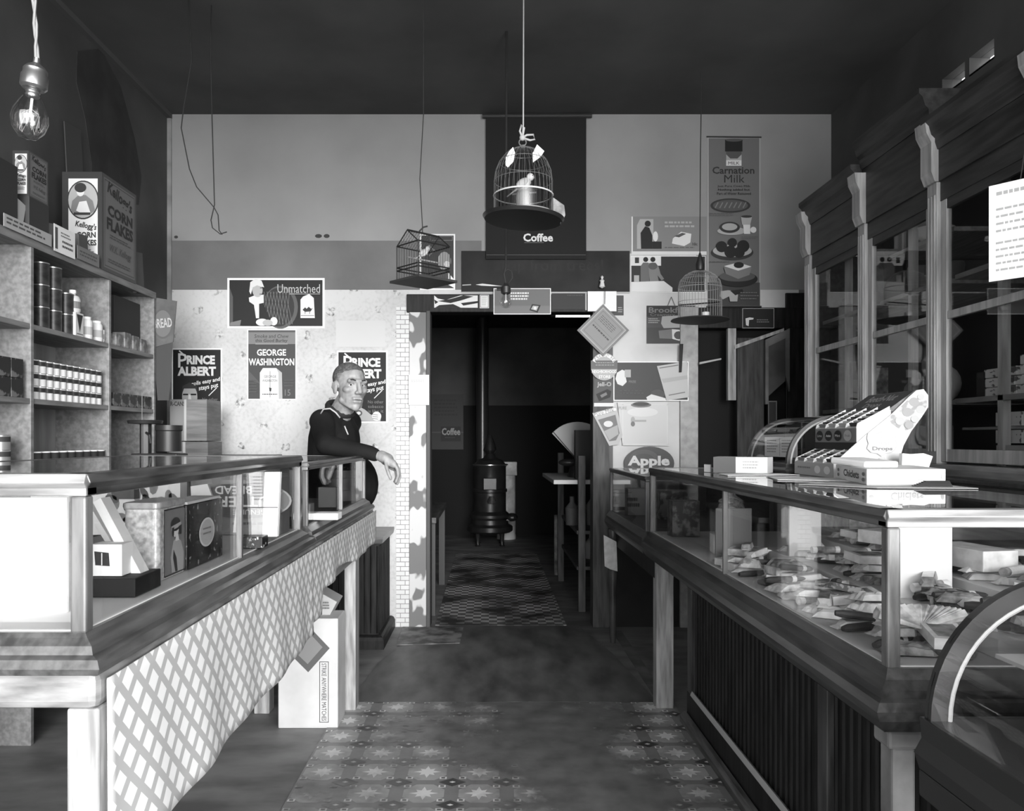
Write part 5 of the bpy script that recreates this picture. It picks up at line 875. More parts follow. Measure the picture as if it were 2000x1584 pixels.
Yc = 4.78; a = Art(lambda px, py: Vector((.712 + (px - 1178) * .001, P(px, py, Yc).y, Z(py, Yc))), (0, -1, 0)); a.slab([(X(0, 1), 0)] * 0 + [(1178, 1045), (1204, 1058), (1206, 1112), (1200, 1117), (1181, 1106)], PAP, .003)
b = MB(); pts = [(X(1179, Yc), Z(1045, Yc)), (X(1204, Yc), Z(1058, Yc)), (X(1206, Yc), Z(1116, Yc)), (X(1192, Yc), Z(1112, Yc)), (X(1181, Yc), Z(1106, Yc))]; b.prism(pts, Yc, Yc + .004, M('linen', .6, .9, noise=.15, scale=25)); o = b.build('hand_towel'); tag(o, 'small white towel hanging off the far end of the right counter', 'towel')
# ---- goods in case A
R = random.Random(11); papers = [M('wrap_white', .88, .4, noise=.25, scale=30), M('wrap_pale', .66, .35, noise=.4, scale=40), M('wrap_grey', .25, .4, noise=.6, scale=40), M('wrap_dark', .05, .3, g2=.25, scale=60, lo=.5, hi=.56)]
def candy_bar(m, L, W, Hh):
    b = MB(); nx = 10
    prof = []
    for i in range(nx + 1):
        f = -1 + 2 * i / nx; e = abs(f); w_ = W * (.9 if e > .98 else .55 if .72 < e < .9 else 1); h_ = Hh * (.12 if e > .8 else .45 if e > .7 else 1); prof.append((f * L / 2, w_ / 2, h_))
    vs = []
    for x_, w_, h_ in prof: vs += [(x_, -w_, 0), (x_, -w_ * .8, h_), (x_, 0, h_ * 1.12), (x_, w_ * .8, h_), (x_, w_, 0)]
    fs = [(i * 5 + k, (i + 1) * 5 + k, (i + 1) * 5 + (k + 1) % 5, i * 5 + (k + 1) % 5) for i in range(nx) for k in range(5)] + [(0, 1, 2, 3, 4), tuple(nx * 5 + k for k in (4, 3, 2, 1, 0))]
    b.add(vs, fs, m); b.add([(-L * .3, -W * .35, Hh * 1.13), (L * .3, -W * .35, Hh * 1.13), (L * .3, W * .35, Hh * 1.13), (-L * .3, W * .35, Hh * 1.13)], [(0, 1, 2, 3)], papers[2] if m is not papers[2] else papers[0]); return b
def bag(m, s):
    b = MB(); n = 9; vs = []; RR = random.Random(int(s * 1000))
    for i in range(n + 1):
        for j in range(n + 1):
            u, v = i / n * 2 - 1, j / n * 2 - 1; e = max(0, (1 - abs(u) ** 3) * (1 - abs(v) ** 3)) ** .5; vs.append((u * s * (1 + .05 * RR.random()), v * s * .7, e * s * .35 * (.8 + .4 * RR.random())))
    k = len(vs); fs = [(i * (n + 1) + j, (i + 1) * (n + 1) + j, (i + 1) * (n + 1) + j + 1, i * (n + 1) + j + 1) for i in range(n) for j in range(n)]
    vs += [(-s, -s * .7, -.001), (s, -s * .7, -.001), (s, s * .7, -.001), (-s, s * .7, -.001)]; fs.append((k + 3, k + 2, k + 1, k)); b.add(vs, fs, m); return b
protos = {}
def goods(kind, mi):
    key = (kind, mi)
    if key in protos: return None
    m = papers[mi]
    if kind == 'candy_bar': b = candy_bar(m, .12, .035, .016)
    elif kind == 'candy_bag': b = bag(m, .05)
    elif kind == 'cigar':
        b = MB(); b.tube([(-.065, 0, .009), (-.05, 0, .009), (.04, 0, .009), (.062, 0, .009), (.068, 0, .009)], [.006, .009, .009, .005, .002], M('cigar_leaf', .05, .6, noise=.3, scale=50), 10); b.lathe([(0, 0)], (0, 0, 0), m, 3) if False else None
        b.tube([(.02, 0, .009), (.034, 0, .009)], .0095, papers[0], 10)
    elif kind == 'candy_box': b = MB(); b.box(-.06, .06, -.035, .035, 0, .022, m); b.box(-.045, .045, -.025, .025, .022, .0224, papers[2 if mi != 2 else 0])
    elif kind == 'candy_roll': b = MB(); b.tube([(-.045, 0, .011), (.045, 0, .011)], .011, m, 12); b.tube([(-.03, 0, .011), (.03, 0, .011)], .0113, papers[2 if mi != 2 else 0], 12)
    protos[key] = b.build(kind, origin=(0, 0, 0), smooth=False); return protos[key]
tone = ['white', 'pale', 'grey', 'dark']
kn = {'candy_bar': 'wrapped candy bar', 'candy_bag': 'crumpled candy bag', 'cigar': 'brown cigar', 'candy_box': 'flat candy box', 'candy_roll': 'candy roll'}
cells_ = []
for iy in range(16):
    for ix in range(7): cells_.append((min(1.36, max(.835, .82 + ix * .09 + R.uniform(-.03, .03))), 1.58 + iy * .078 + R.uniform(-.03, .03)))
st = MB(); st.box(.985, 1.41, 1.53, 2.85, .823, .862, M('step_paper', .7, .6)); tag(st.build('display_riser', bevel=.002), 'long white paper-covered step under the heap in the right showcase', 'riser')
st = MB(); st.box(1.16, 1.41, 1.53, 2.85, .863, .905, M('step_paper', .7)); tag(st.build('display_riser', bevel=.002), 'upper white step at the back of the heap in the right showcase', 'riser')
for lv in range(3):
    for (x_, y_) in cells_:
        if R.random() < (0, .3, .7)[lv] or (lv == 2 and x_ < .88): continue
        if y_ > 2.5 and R.random() < .15: continue
        if y_ > 3.35: continue
        kind = R.choices(['candy_bar', 'candy_bag', 'cigar', 'candy_box', 'candy_roll'], [5, 3, 2.5, 1.5, 2])[0]; mi = R.choices([0, 1, 2, 3], [6, 4, 1.6, 1.0])[0]
        if kind == 'cigar': mi = 0
        if kind == 'candy_bag': mi = min(mi, 2)
        o = goods(kind, mi)
        if o is None: o = protos[(kind, mi)].copy(); COL.objects.link(o)
        x_ = min(x_, .91) if x_ < 1.0 else (1.07 if x_ < 1.16 else max(x_, 1.235)) + R.uniform(-.012, .012); pz = (.8235 if x_ < .96 else .8625 if x_ < 1.15 else .9055) + lv * .022 + R.uniform(0, .003); o.location = (x_, y_, pz); o.rotation_euler = (R.uniform(-.08, .08) * lv, R.uniform(-.1, .1) * lv, R.choice([0, .2, -.3, .5, 1.2, -.6, .1]) + R.uniform(-.2, .2))
        if kind == 'cigar': tag(o, 'brown cigar with a white band in the heap inside the right showcase', 'cigar', 'cigars heaped in the right showcase')
        else: tag(o, '%s %s in the heap inside the right showcase' % (tone[mi], kn[kind]), 'candy', '%s %ss heaped in the right showcase' % (tone[mi], kn[kind]))
# larger goods
b = MB(); n = 18
for i in range(n): a_ = PI * i / (n - 1); b.tube([(.0, 0, .002), (.09 * math.cos(a_), .06 * math.sin(a_), .03)], [.004, .012], papers[1], 5)
o = b.build('ribbon_fan', origin=(0, 0, 0)); o.location = (.885, 1.62, .862); tag(o, 'fan of pale ribbon-like candy near the near corner post of the right showcase', 'candy')
for i, (x_, y_, w_, d_, h_, mi, rz, lab) in enumerate(((1.22, 2.0, .10, .18, .05, 0, .2, 'white box standing on the heap at the near right in the right showcase'), (.90, 2.98, .12, .08, .07, 0, -.1, 'white open box left of the mullion in the right showcase'), (1.30, 2.8, .14, .2, .05, 2, 0, 'grey flat carton at the back of the right showcase heap'), (1.25, 2.45, .16, .12, .04, 0, .4, 'white carton lying askew at the middle back of the heap'))):
    b = MB(); b.box(-w_ / 2, w_ / 2, -d_ / 2, d_ / 2, 0, h_, papers[mi]); o = b.build('goods_carton', bevel=.002, origin=(0, 0, 0)); o.location = (x_, y_, .93 if i != 1 else .8235); o.rotation_euler = (0, 0, rz); tag(o, lab, 'carton')
# framed panels seen inside, at the back of case A
for i, (x0, x1, y_, z0, z1, g_, lab) in enumerate(((.82, .95, 2.86, .90, 1.0, MG, 'grey picture card standing inside the right showcase behind the mullion'), (.995, 1.10, 2.62, .90, 1.03, PAP, 'white card standing at the back of the right showcase'), (.99, 1.13, 1.93, .90, 1.06, WHT, 'big white card standing behind the near glass of the right showcase'))):
    b = MB(); b.box(x0, x1, y_, y_ + .01, (.8235, .8625, .8625)[i], z1, g_); o = b.build('standing_card'); tag(o, lab, 'card')
# dark jar things in left part of case A
x_ = .98; t = thing('candy_jar', (x_, 3.2, .8235), 'cut-glass candy jar gleaming in the dark far part of the right showcase', 'jar'); MB().lathe([(.03, 0), (.035, .01), (.012, .03), (.015, .05), (.05, .08), (.055, .15), (.045, .17)], (x_, 3.2, .8235), M('cut_glass', .25, .1, spec=1, noise=.6, scale=80), 20).build('body', t, smooth='auto'); MB().lathe([(.05, .17), (.05, .178), (.02, .20), (.008, .22)], (x_, 3.2, .8235), M('cut_glass', .25), 20).build('lid', t, smooth='auto')
box_thing('goods_box', 'dim patterned box at the far end inside the long right showcase', 'box', .80, .92, 3.45, 3.55, .8235, .98, M('dim_pattern', .03, .5, g2=.16, scale=30, lo=.48, hi=.6))
# ---- case B
box_thing('sugar_box', 'grey carton with dark lettering at the left in the far right showcase', 'carton', .80, .92, 4.55, 4.66, .8135, .965, MG)
a = front_art(4.549); a.text('SALTED', 1223, 985, 1243, 992, DK) if False else None
o = box_thing('patterned_box', 'light box with a mottled pattern in the far right showcase', 'box', .93, 1.08, 4.3, 4.42, .8135, .97, M('mottled_box', .08, .5, g2=.45, scale=28, lo=.45, hi=.55))
a = wallart(4.545); a.lines(1225, 972, 1250, 994, 2, BLK, .6); o = a.mb.build('lettering'); 
q = [x for x in COL.objects if x.name.startswith('sugar_box')][0]; o.parent = q; o.location = o.location - q.location
# ---- goods on top of case A
ZT = 1.1185
def tbox(name, label, cat, pts, z0, h, m):
    b = MB(); b.prism(pts, z0, z0 + h, m, axis='z'); return tag(b.build(name, bevel=.001), label, cat)
t = tbox('cigarette_carton', 'pale carton with a dark end lying on the right showcase by the curved case', 'carton', [(.885, 3.12), (1.07, 3.04), (1.12, 3.12), (.935, 3.21)], ZT, .062, PAP)
a = Art(lambda u, v: Vector((.885 + (.185) * u, 3.12 - .08 * u, ZT + .062 * (1 - v))), (-.4, -.92, 0)); a.k = 1; a.poly([(0, 0), (.42, 0), (.42, 1), (0, 1)], DG); a.lines(.55, .25, .85, .8, 3, LG); a.mb.build('printed_face', t)
tbox('paper_scrap', 'crumpled white paper scrap left of the pale carton', 'paper', [(.87, 3.2), (.885, 3.16), (.90, 3.2), (.88, 3.23)], ZT, .03, PAP)
for i, (pts, m_, lab) in enumerate((([(.86, 2.85), (1.14, 2.90), (1.12, 3.02), (.87, 3.0)], WHT, 'white paper sheet lying before the pale carton'), ([(.93, 2.55), (1.15, 2.45), (1.17, 2.68), (.98, 2.80)], PAP, 'pale paper sheet lying before the stepped candy display'), ([(.90, 2.30), (1.04, 2.12), (1.3, 2.1), (1.3, 2.35), (1.05, 2.42)], LG, 'grey paper under the long white candy box'))):
    tbox('paper_sheet', lab, 'paper', pts, ZT, .002, m_)
def curved_case(label, x0, x1, y0, y1, z0, zb, zt, frame_m, sect=.75, basem=None, ft=.016):
    t = thing('curved_showcase', ((x0 + x1) / 2, (y0 + y1) / 2, z0), label, 'display case')
    rx = (x1 - x0) * sect; rz = (zt - zb); n = 14
    arc = [(x0 + rx - rx * math.cos(a_), zb + rz * math.sin(a_)) for a_ in [PI / 2 * i / n for i in range(n + 1)]] + [(x1, zt)]
    b = MB(); b.rectloft(x0, x1, y0, y1, [(.006, z0), (.012, z0 + (zb - z0) * .3), (.004, z0 + (zb - z0) * .6), (.006, zb)], basem or M('curved_base', .02, .3, g2=.07, scale=5, stretch=(9, 1, 9), spec=.6)); b.build('base', t, bevel=.002)
    for y in (y0, y1 - .018):
        b = MB(); ins = [(x0 + ft + (rx - ft) * (1 - math.cos(a_)), zb + (rz - ft) * math.sin(a_)) for a_ in [PI / 2 * i / n for i in range(n + 1)]] + [(x1, zt - ft)]
        for i in range(len(arc) - 1): b.prism([arc[i], arc[i + 1], ins[i + 1], ins[i]], y, y + .018, frame_m)
        b.build('arched_frame', t); b = MB(); b.tube([(x, y, z) for x, z in ins], .004, M('edge_bead', .4, .3), 6); b.build('inner_bead', t); b = MB()
        b.box(x1 - .016, x1, y, y + .018, zb, zt, frame_m); b.build('back_post', t)
        b = MB(); b.prism(arc + [(x1, zb)], y + .008, y + .010, GLASS); b.build('end_pane', t)
    b = MB(); vs = []
    for y in (y0 + .018, y1 - .018): vs += [(x, y, z) for x, z in arc[:-1]] 
    k_ = len(arc) - 1; b.add(vs, [(i, i + 1, i + 1 + k_, i + k_) for i in range(k_ - 1)], GLASS); b.build('curved_pane', t, smooth=True)
    MB().box(x0 + rx, x1, y0, y1, zt - .012, zt, frame_m).build('top_board', t); MB().box(x1 - .01, x1, y0, y1, zb, zt, DWOOD).build('back_panel', t)
    return t
chrome = M('dark_frame', .03, .3, spec=.8)
curved_case('small curved-glass candy case standing on the right showcase', 1.16, 1.42, 3.08, 3.56, ZT, 1.155, 1.345, chrome)
a = Art(lambda u, v: Vector((1.22 + .04 * u, 3.50 - .26 * u, 1.26 - .085 * v)), (-.98, -.15, 0)); a.base(0, 0, 1, 1, WHT, .004); a.lines(.08, .15, .44, .85, 5, LG); a.lines(.56, .15, .92, .85, 5, LG); a.line([(.5, .05), (.5, .95)], .01, MG); tag(a.mb.build('price_list'), 'white two-column card inside the small curved-glass case', 'card')
# stepped candy display
Y0, Y1_ = 2.70, 3.04; t = thing('candy_display', (1.3, 2.87, ZT), 'stepped cardboard candy display with a tall curled side panel on the right showcase', 'candy display')
prof = [(1.175, ZT), (1.175, ZT + .045), (1.30, ZT + .10), (1.255, ZT + .115), (1.255, ZT + .155)]
b = MB(); b.prism([(1.175, ZT), (1.175, ZT + .047), (1.275, ZT + .092), (1.275, ZT)], Y0 + .006, Y1_, M('display_cream', .6, .6)); b.build('lower_tray', t)
b = MB(); b.prism([(1.255, ZT + .095), (1.255, ZT + .17), (1.375, ZT + .232), (1.375, ZT + .095)], Y0 + .006, Y1_, M('display_cream', .6)); b.box(1.275, 1.37, Y0 + .02, Y1_ - .02, ZT, ZT + .095, DG); b.build('upper_tray', t)
a = Art(lambda u, v: Vector((1.1745, Y1_ - (Y1_ - Y0) * u, ZT + .047 - .047 * v)), (-1, 0, 0)); a.rect(0, 0, 1, 1, LG); a.ell(.62, .5, .075, .3, PAP); a.ell(.86, .5, .075, .3, PAP); a.lines(.1, .35, .45, .6, 1, MG); a.mb.build('lower_front', t)
a = Art(lambda u, v: Vector((1.2545, Y1_ - (Y1_ - Y0) * u, ZT + .17 - .075 * v)), (-1, 0, 0)); a.rect(0, 0, 1, .66, MG); a.rect(0, .66, 1, 1, BLK)
for i in range(4): a.ell(.12 + i * .235, .34, .09, .26, BLK if i < 3 else LG, 20); a.text(('Lime', 'Anise', 'Mint', 'Fruit')[i], .06 + i * .235, .28, .18 + i * .235, .4, PAP if i < 3 else MG, .02)
a.mb.build('upper_front', t)
for (xa, za, xb, zb_, tg) in ((1.18, ZT + .051, 1.275, ZT + .094, 'lower'), (1.26, ZT + .176, 1.37, ZT + .233, 'upper')):
    for c_ in range(5): y = Y0 + .006 + (Y1_ - Y0 - .006) * c_ / 4; MB().prism([(xa - .004, za - .004), (xb, zb_ - .003), (xb, zb_ + .012), (xa, za + .010)], y - .0025, y + .0025, WHT).build('divider', t)
    for c_ in range(4):
        b = MB()
        for r__ in range(7):
            f = .06 + r__ / 7.5; y = Y0 + (Y1_ - Y0) * (c_ + .5) / 4; b.obox((xa + (xb - xa) * f, y, za + (zb_ - za) * f + .002), (.004, (Y1_ - Y0) / 4 * .72, .016), (0, -.4, 0), (DK, LG, PAP, MG)[(c_ + r__) % 4 if c_ % 2 else (r__ % 2) * 2 + (1 if c_ == 2 else 0)])
        o = b.build('candy_packets', t); 
b = MB(); b.prism([(1.365, ZT + .232), (1.46, ZT + .300), (1.475, ZT + .29), (1.385, ZT + .226)], Y0 + .01, Y1_, M('header_dark', .12, .5, noise=.5, scale=25)); o = b.build('header_card', t)
HA, HB = Vector((1.366, 0, ZT + .233)), Vector((1.459, 0, ZT + .300)); a = Art(lambda u, v: Vector((HB.x + (HA.x - HB.x) * v, Y1_ - (Y1_ - Y0) * u, HB.z + (HA.z - HB.z) * v)), (-.58, 0, .81)); a.k = 2; a.rect(.03, .05, .97, .95, DG); a.text('Beech-Nut', .2, .15, .8, .5, LG, .02); a.text('Drops', .3, .58, .68, .88, LG, .02); a.mb.build('header_print', t)
def sp(px, py): return (X(px, Y0), Z(py, Y0))
side = [(1628, 937), (1628, 905), (1690, 850), (1740, 810), (1775, 775), (1790, 762), (1804, 760), (1813, 772), (1813, 795), (1800, 815), (1780, 842), (1765, 870), (1757, 897), (1755, 925)]
yz = ZT + .001
pts = [(sp(*q)[0], max(sp(*q)[1], yz)) for q in side]; b = MB(); b.prism(pts, Y0, Y0 + .004, M('display_side', .5, .5)); b.build('side_panel', t)
a = wallart(Y0 - .0006); a.poly([(1722, 826), (1745, 808), (1776, 778), (1790, 765), (1803, 763), (1810, 773), (1810, 793), (1796, 815), (1780, 838), (1762, 842), (1745, 830)][::-1], M('fruit_grey', .28, .5, g2=.62, scale=30, lo=.42, hi=.55)); 
for (x_, y_, r_, m_) in ((1785, 785, 10, M('fruit_d', .3)), (1798, 800, 9, M('fruit_l', .42)), (1772, 805, 10, M('fruit_d', .3)), (1757, 822, 9, M('fruit_l', .42)), (1775, 830, 9, M('fruit_d', .3)), (1798, 775, 7, M('fruit_l', .42)), (1786, 818, 8, M('fruit_l', .42))): a.ell(x_, y_, r_, r_ * .9, m_, 14)
sh = [(1694, 846), (1712, 846), (1722, 842), (1732, 846), (1750, 846), (1748, 860), (1752, 868), (1748, 878), (1740, 884), (1728, 886), (1721, 892), (1712, 886), (1700, 884), (1692, 876), (1695, 866), (1692, 856)]; a.poly(sh[::-1], LG); a.poly([(1722 + (x_ - 1722) * .92, 866 + (y_ - 866) * .92) for x_, y_ in sh][::-1], M('shield_white', .66)); a.text('Beech-Nut', 1699, 852, 1744, 860, LG, .02); a.text('FRUIT', 1706, 863, 1738, 869, LG, .02); a.text('Drops', 1702, 872, 1742, 882, MG, .04); a.poly([(1716, 895), (1726, 893), (1732, 905), (1722, 916), (1712, 908)], LG); a.mb.build('side_print', t)
# long white box lettered Chiclets
q = [(1.065, 2.23), (1.29, 2.235), (1.385, 2.60), (1.165, 2.655)]; t = tbox('gum_box', 'open long white box lettered Chiclets on the near right showcase', 'box', q, ZT + .0025, .045, M('white_card_box', .74, .45))
a = Art(lambda u, v: Vector((q[3][0] + (q[0][0] - q[3][0]) * u, q[3][1] + (q[0][1] - q[3][1]) * u, ZT + .0475 - .045 * v)), (-.97, .22, 0)); a.k = 1; a.text('Chiclets', .28, .22, .78, .72, DG, .03); a.ell(.1, .35, .04, .12, MG); a.ell(.1, .7, .04, .12, MG); a.ell(.92, .35, .04, .12, MG); a.ell(.92, .7, .04, .12, MG); a.mb.build('side_print', t)
a = Art(lambda u, v: Vector((q[0][0] + (q[1][0] - q[0][0]) * u, q[0][1] + (q[1][1] - q[0][1]) * u, ZT + .0475 - .045 * v)), (0, -1, 0)); a.k = 1; a.text('Chiclets', .3, .2, .72, .72, LG, .03); a.ell(.06, .45, .03, .12, LG); a.ell(.96, .45, .02, .2, LG); a.mb.build('front_print', t)
b = MB(); b.obox((1.17, 2.47, ZT + .0475 + .012), (.12, .16, .02), (.06, 0, .25), WHT); tag(b.build('paper_wad', bevel=.006), 'white folded paper lying on the long lettered gum box', 'paper')
b = MB(); b.prism([(1.365, ZT + .003), (1.445, ZT + .003), (1.47, ZT + .075), (1.44, ZT + .085), (1.40, ZT + .082), (1.37, ZT + .085)], 2.62, 2.64, WHT); tag(b.build('white_napkin'), 'white torn paper standing at the foot of the curled side panel', 'paper')
b = MB()
for i in range(6): b.obox((1.21 + i * .004, 2.16 + i * .003, ZT + .004 + i * .0025), (.10 - i * .006, .012, .0022), (0, 0, .05 * (i - 3)), BLK)
tag(b.build('black_stick_bundle'), 'small pile of flat black sticks before the lettered gum box', 'sticks')
box_thing('counter_tray', 'long dark tray at the back edge of the near right showcase top', 'tray', 1.40, 1.437, 1.6, 2.55, ZT, ZT + .012, DWOOD)
# ================================================================ WALL CABINET (right)
XW = 1.85; WP = M('cabinet_wood', .28, .35, g2=.48, scale=4, stretch=(9, 9, 1), spec=.5, bump=.1); WD = M('cabinet_wood_shaded', .015, .45, g2=.045, scale=4, stretch=(9, 1, 9), spec=.5)  # second wood is a darker copy, shade of cornice and frieze put into colour
t = thing('wall_cabinet', (2.05, 3.3, 0), 'tall glazed wooden wall cabinet with stepped cornices along the right wall', 'cabinet'); posts = [4.54, 3.88, 3.26, 2.62, 2.0]
MB().box(1.80, 2.27, 1.9, 4.56, 0, 1.10, M('lower_cabinet', .04, .4, g2=.1, scale=4, stretch=(9, 1, 9))).build('lower_body', t)
MB().rectloft(1.78, 2.27, 1.9, 4.58, [(.0, 1.10), (.012, 1.11), (.02, 1.135), (.02, 1.15)], M('ledge_wood', .2, .3, g2=.34, scale=5, stretch=(9, 1, 9), spec=.6)).build('ledge', t)
for y in posts:
    b = MB(); b.box(XW - .025, XW + .02, y - .035, y + .035, 1.15, 2.30, WP); 
    for dy in (-.022, 0, .022): b.tube([(XW - .025, y + dy, 1.2), (XW - .025, y + dy, 2.25)], .006, WP, 6)
    b.build('pilaster', t, bevel=.004)
    b = MB(); b.prism([(XW + .02, 2.30), (XW - .035, 2.30), (XW - .05, 2.34), (XW - .05, 2.46), (XW - .07, 2.50), (XW - .075, 2.545), (XW + .02, 2.545)], y - .04, y + .04, WP); b.build('corbel', t)
for i in range(4):
    ya_, yb_ = posts[i + 1] + .035, posts[i] - .035; up = (2.60, 2.70, 2.56, 2.56)[i]; pj = (0, .0, 0, 0)[i]; xx = XW
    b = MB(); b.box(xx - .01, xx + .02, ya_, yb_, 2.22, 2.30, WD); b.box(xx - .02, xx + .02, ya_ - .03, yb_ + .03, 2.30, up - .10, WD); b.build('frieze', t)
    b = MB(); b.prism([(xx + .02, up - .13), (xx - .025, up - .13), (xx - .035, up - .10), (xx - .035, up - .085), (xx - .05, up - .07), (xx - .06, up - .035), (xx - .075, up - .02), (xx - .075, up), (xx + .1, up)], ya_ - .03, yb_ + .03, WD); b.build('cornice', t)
    b = MB(); xd = XW
    d_ = t
    for (a0, a1, c0, c1) in ((ya_, ya_ + .04, 1.16, 2.22), (yb_ - .04, yb_, 1.16, 2.22)): MB().box(XW - .008, XW + .014, a0, a1, c0, c1, WP).build('door_stile', t, bevel=.002)
    MB().box(XW - .006, XW + .012, ya_ + .04, yb_ - .04, 1.16, 1.21, WP).build('door_rail', t); MB().box(XW - .006, XW + .012, ya_ + .04, yb_ - .04, 1.735, 1.765, WP).build('door_rail', t); MB().box(XW - .006, XW + .012, ya_ + .04, yb_ - .04, 2.18, 2.22, WD).build('door_rail', t)
    MB().box(XW + .002, XW + .005, ya_ + .04, yb_ - .04, 1.2, 2.2, GLASS).build('door_pane', t)
    for z in (1.395, 1.90): MB().box(XW + .05, 2.26, ya_, yb_, z, z + .02, SWOOD).build('shelf_board', t)
    MB().box(XW + .05, XW + .08, (ya_ + yb_) / 2 - .015, (ya_ + yb_) / 2 + .015, 1.15, 2.3, WP).build('shelf_standard', t)
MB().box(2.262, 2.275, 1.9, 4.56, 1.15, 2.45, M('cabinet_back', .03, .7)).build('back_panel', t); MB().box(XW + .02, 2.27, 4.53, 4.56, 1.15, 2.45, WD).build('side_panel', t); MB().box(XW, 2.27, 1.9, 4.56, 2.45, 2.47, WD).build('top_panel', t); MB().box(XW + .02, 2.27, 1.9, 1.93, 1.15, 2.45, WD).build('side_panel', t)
XG = XW + .09
wbx = M('printed_white_box', .65, .5, g2=.12, scale=22, stretch=(1, 1, 2.5), lo=.55, hi=.6)
k_ = 0
for j in range(4):
    for i in range(2):
        y = 2.70 + i * .21; 
        if i == 1 and j > 2: continue
        box_thing('white_carton', ['white printed carton in the four-high nearer stack in the wall cabinet', 'white printed carton in the three-high farther stack in the wall cabinet'][i], 'carton', XG, XG + .14, y + .01 * (j % 2), y + .19, 1.4155 + j * .036, 1.4155 + j * .036 + .034, wbx, group=['white cartons, nearer stack', 'white cartons, farther stack'][i])
for j in range(2):
    box_thing('cup_carton', ['lower white carton of small cups in the wall cabinet', 'upper white carton of small cups in the wall cabinet'][j], 'carton', XG, XG + .10, 2.88, 3.03, (1.235, 1.30)[j], (1.285, 1.352)[j], M('cup_white', .6, .5, g2=.1, scale=45, lo=.6, hi=.64))

MB().box(XG - .01, 2.25, 2.655, 3.225, 1.288, 1.298, SWOOD).build('shelf_board', t)
y0_, y1_ = 2.66, 2.98; o = box_thing('old_pal_box', 'long pale box lettered Old Pal at the bottom of the wall cabinet', 'box', XG - .03, XG + .1, y0_, y1_ , 1.1515, 1.228, M('old_pal_paper', .4, .6)); a = Art(lambda u, v: Vector((XG - .031, y1_ - (y1_ - y0_) * u, 1.228 - .076 * v)), (-1, 0, 0)); a.text('OLD PAL', .06, .38, .84, .72, DK, .02); a.mb.build('lettering', o)
o.name = 'tobacco_carton'
bay = [(4.40, 1.765), (4.15, 1.765), (4.25, 1.4155), (3.72, 1.4155), (3.55, 1.9205), (3.70, 1.9205), (3.6, 1.1515), (4.2, 1.1515), (3.05, 1.9205), (3.45, 1.4155), (4.3, 1.9205), (3.0, 1.9205 )]
items = [(4.36, 1.4155, .16, .16, DG, 'dark printed carton in the far bay of the wall cabinet, middle shelf', 'carton'), (4.10, 1.4155, .12, .20, M('cab_print', .05, .5, g2=.3, scale=30), 'printed carton with a light picture in the far bay of the wall cabinet', 'carton'), (3.72, 1.4155, .13, .12, MG, 'grey rounded parcel low in the second cabinet bay', 'parcel'), (3.50, 1.4155, .12, .16, LG, 'crumpled pale parcel behind the second bay pane', 'parcel'), (4.25, 1.9205, .2, .10, DG, 'dim carton on the top shelf of the far cabinet bay', 'carton'), (3.72, 1.9205, .10, .14, MG, 'grey tin on the top shelf of the second cabinet bay', 'tin'), (3.45, 1.9205, .10, .10, DG, 'dim low tin on the top shelf of the second cabinet bay', 'tin'), (4.3, 1.1515, .14, .14, M('cab_print', .05), 'printed packet at the bottom of the far cabinet bay', 'packet'), (3.55, 1.1515, .16, .16, DG, 'dark carton at the bottom of the second cabinet bay', 'carton'), (3.12, 1.4155, .06, .10, DK, 'black packet with a ring mark beside the white cartons', 'packet'), (2.95, 1.9205, .06, .05, LG, 'little white cup on the top shelf of the near cabinet bay', 'cup'), (3.1, 1.9205, .07, .04, MG, 'little grey dish on the top shelf of the near cabinet bay', 'dish')]
for (y, z, wd, h_, m_, lab, ct) in items: 
    if ct in ('cup', 'tin', 'dish'): tag(MB().lathe([(wd * .42, 0), (wd * .5, h_ * .9), (wd * .46, h_), (.001, h_)], (XG + .08, y, z), m_, 16).build({'cup': 'small_cup', 'tin': 'round_tin', 'dish': 'small_dish'}[ct], smooth='auto'), lab, ct)
    elif ct == 'parcel': b = MB(); b.ball((XG + .08, y, z + h_ / 2), (.06, wd * .6, h_ / 2), m_, 14, 8); tag(b.build('paper_parcel', smooth=True), lab, ct)
    else: box_thing({'carton': 'goods_carton', 'packet': 'goods_packet'}[ct], lab, ct, XG, XG + .1, y - wd / 2, y + wd / 2, z, z + h_, m_)
# hanging bowl-like plate in second bay
b = MB(); b.lathe([(.02, 0), (.07, .03), (.09, .06), (.085, .062), (.02, .01)], (XG + .07, 3.58, 2.14), PAP, 20); b.box(XG + .0, 2.26, 3.3, 3.84, 2.12, 2.139, SWOOD); tag(b.build('white_bowl', smooth='auto'), 'white bowl high up behind the second pane of the wall cabinet', 'bowl')
# white calendar hanging on the cabinet
XC = 1.815; a = Art(lambda u, v: Vector((1.70 + .115 * u, 2.69 - .15 * u, 2.11 - .325 * v)), (-.79, -.6, 0)); a.base(0, 0, 1, 1, WHT, .002); a.text('JULY', .14, .08, .42, .16, LG, .02) if False else a.lines(.12, .08, .8, .16, 1, LG); a.lines(.12, .25, .9, .55, 4, LG, .3); a.lines(.12, .6, .9, .95, 5, LG, .3); o = a.mb.build('paper_calendar'); tag(o, 'large white printed sheet hanging on the wall cabinet at the right edge', 'calendar'); MB().tube([(1.76, 2.62, 2.11), (1.80, 2.64, 2.30)], .002, CORD, 5).build('string', o)
b = MB(); b.box(XG, XG + .15, 2.62, 2.9, 2.22, 2.30, MG); 
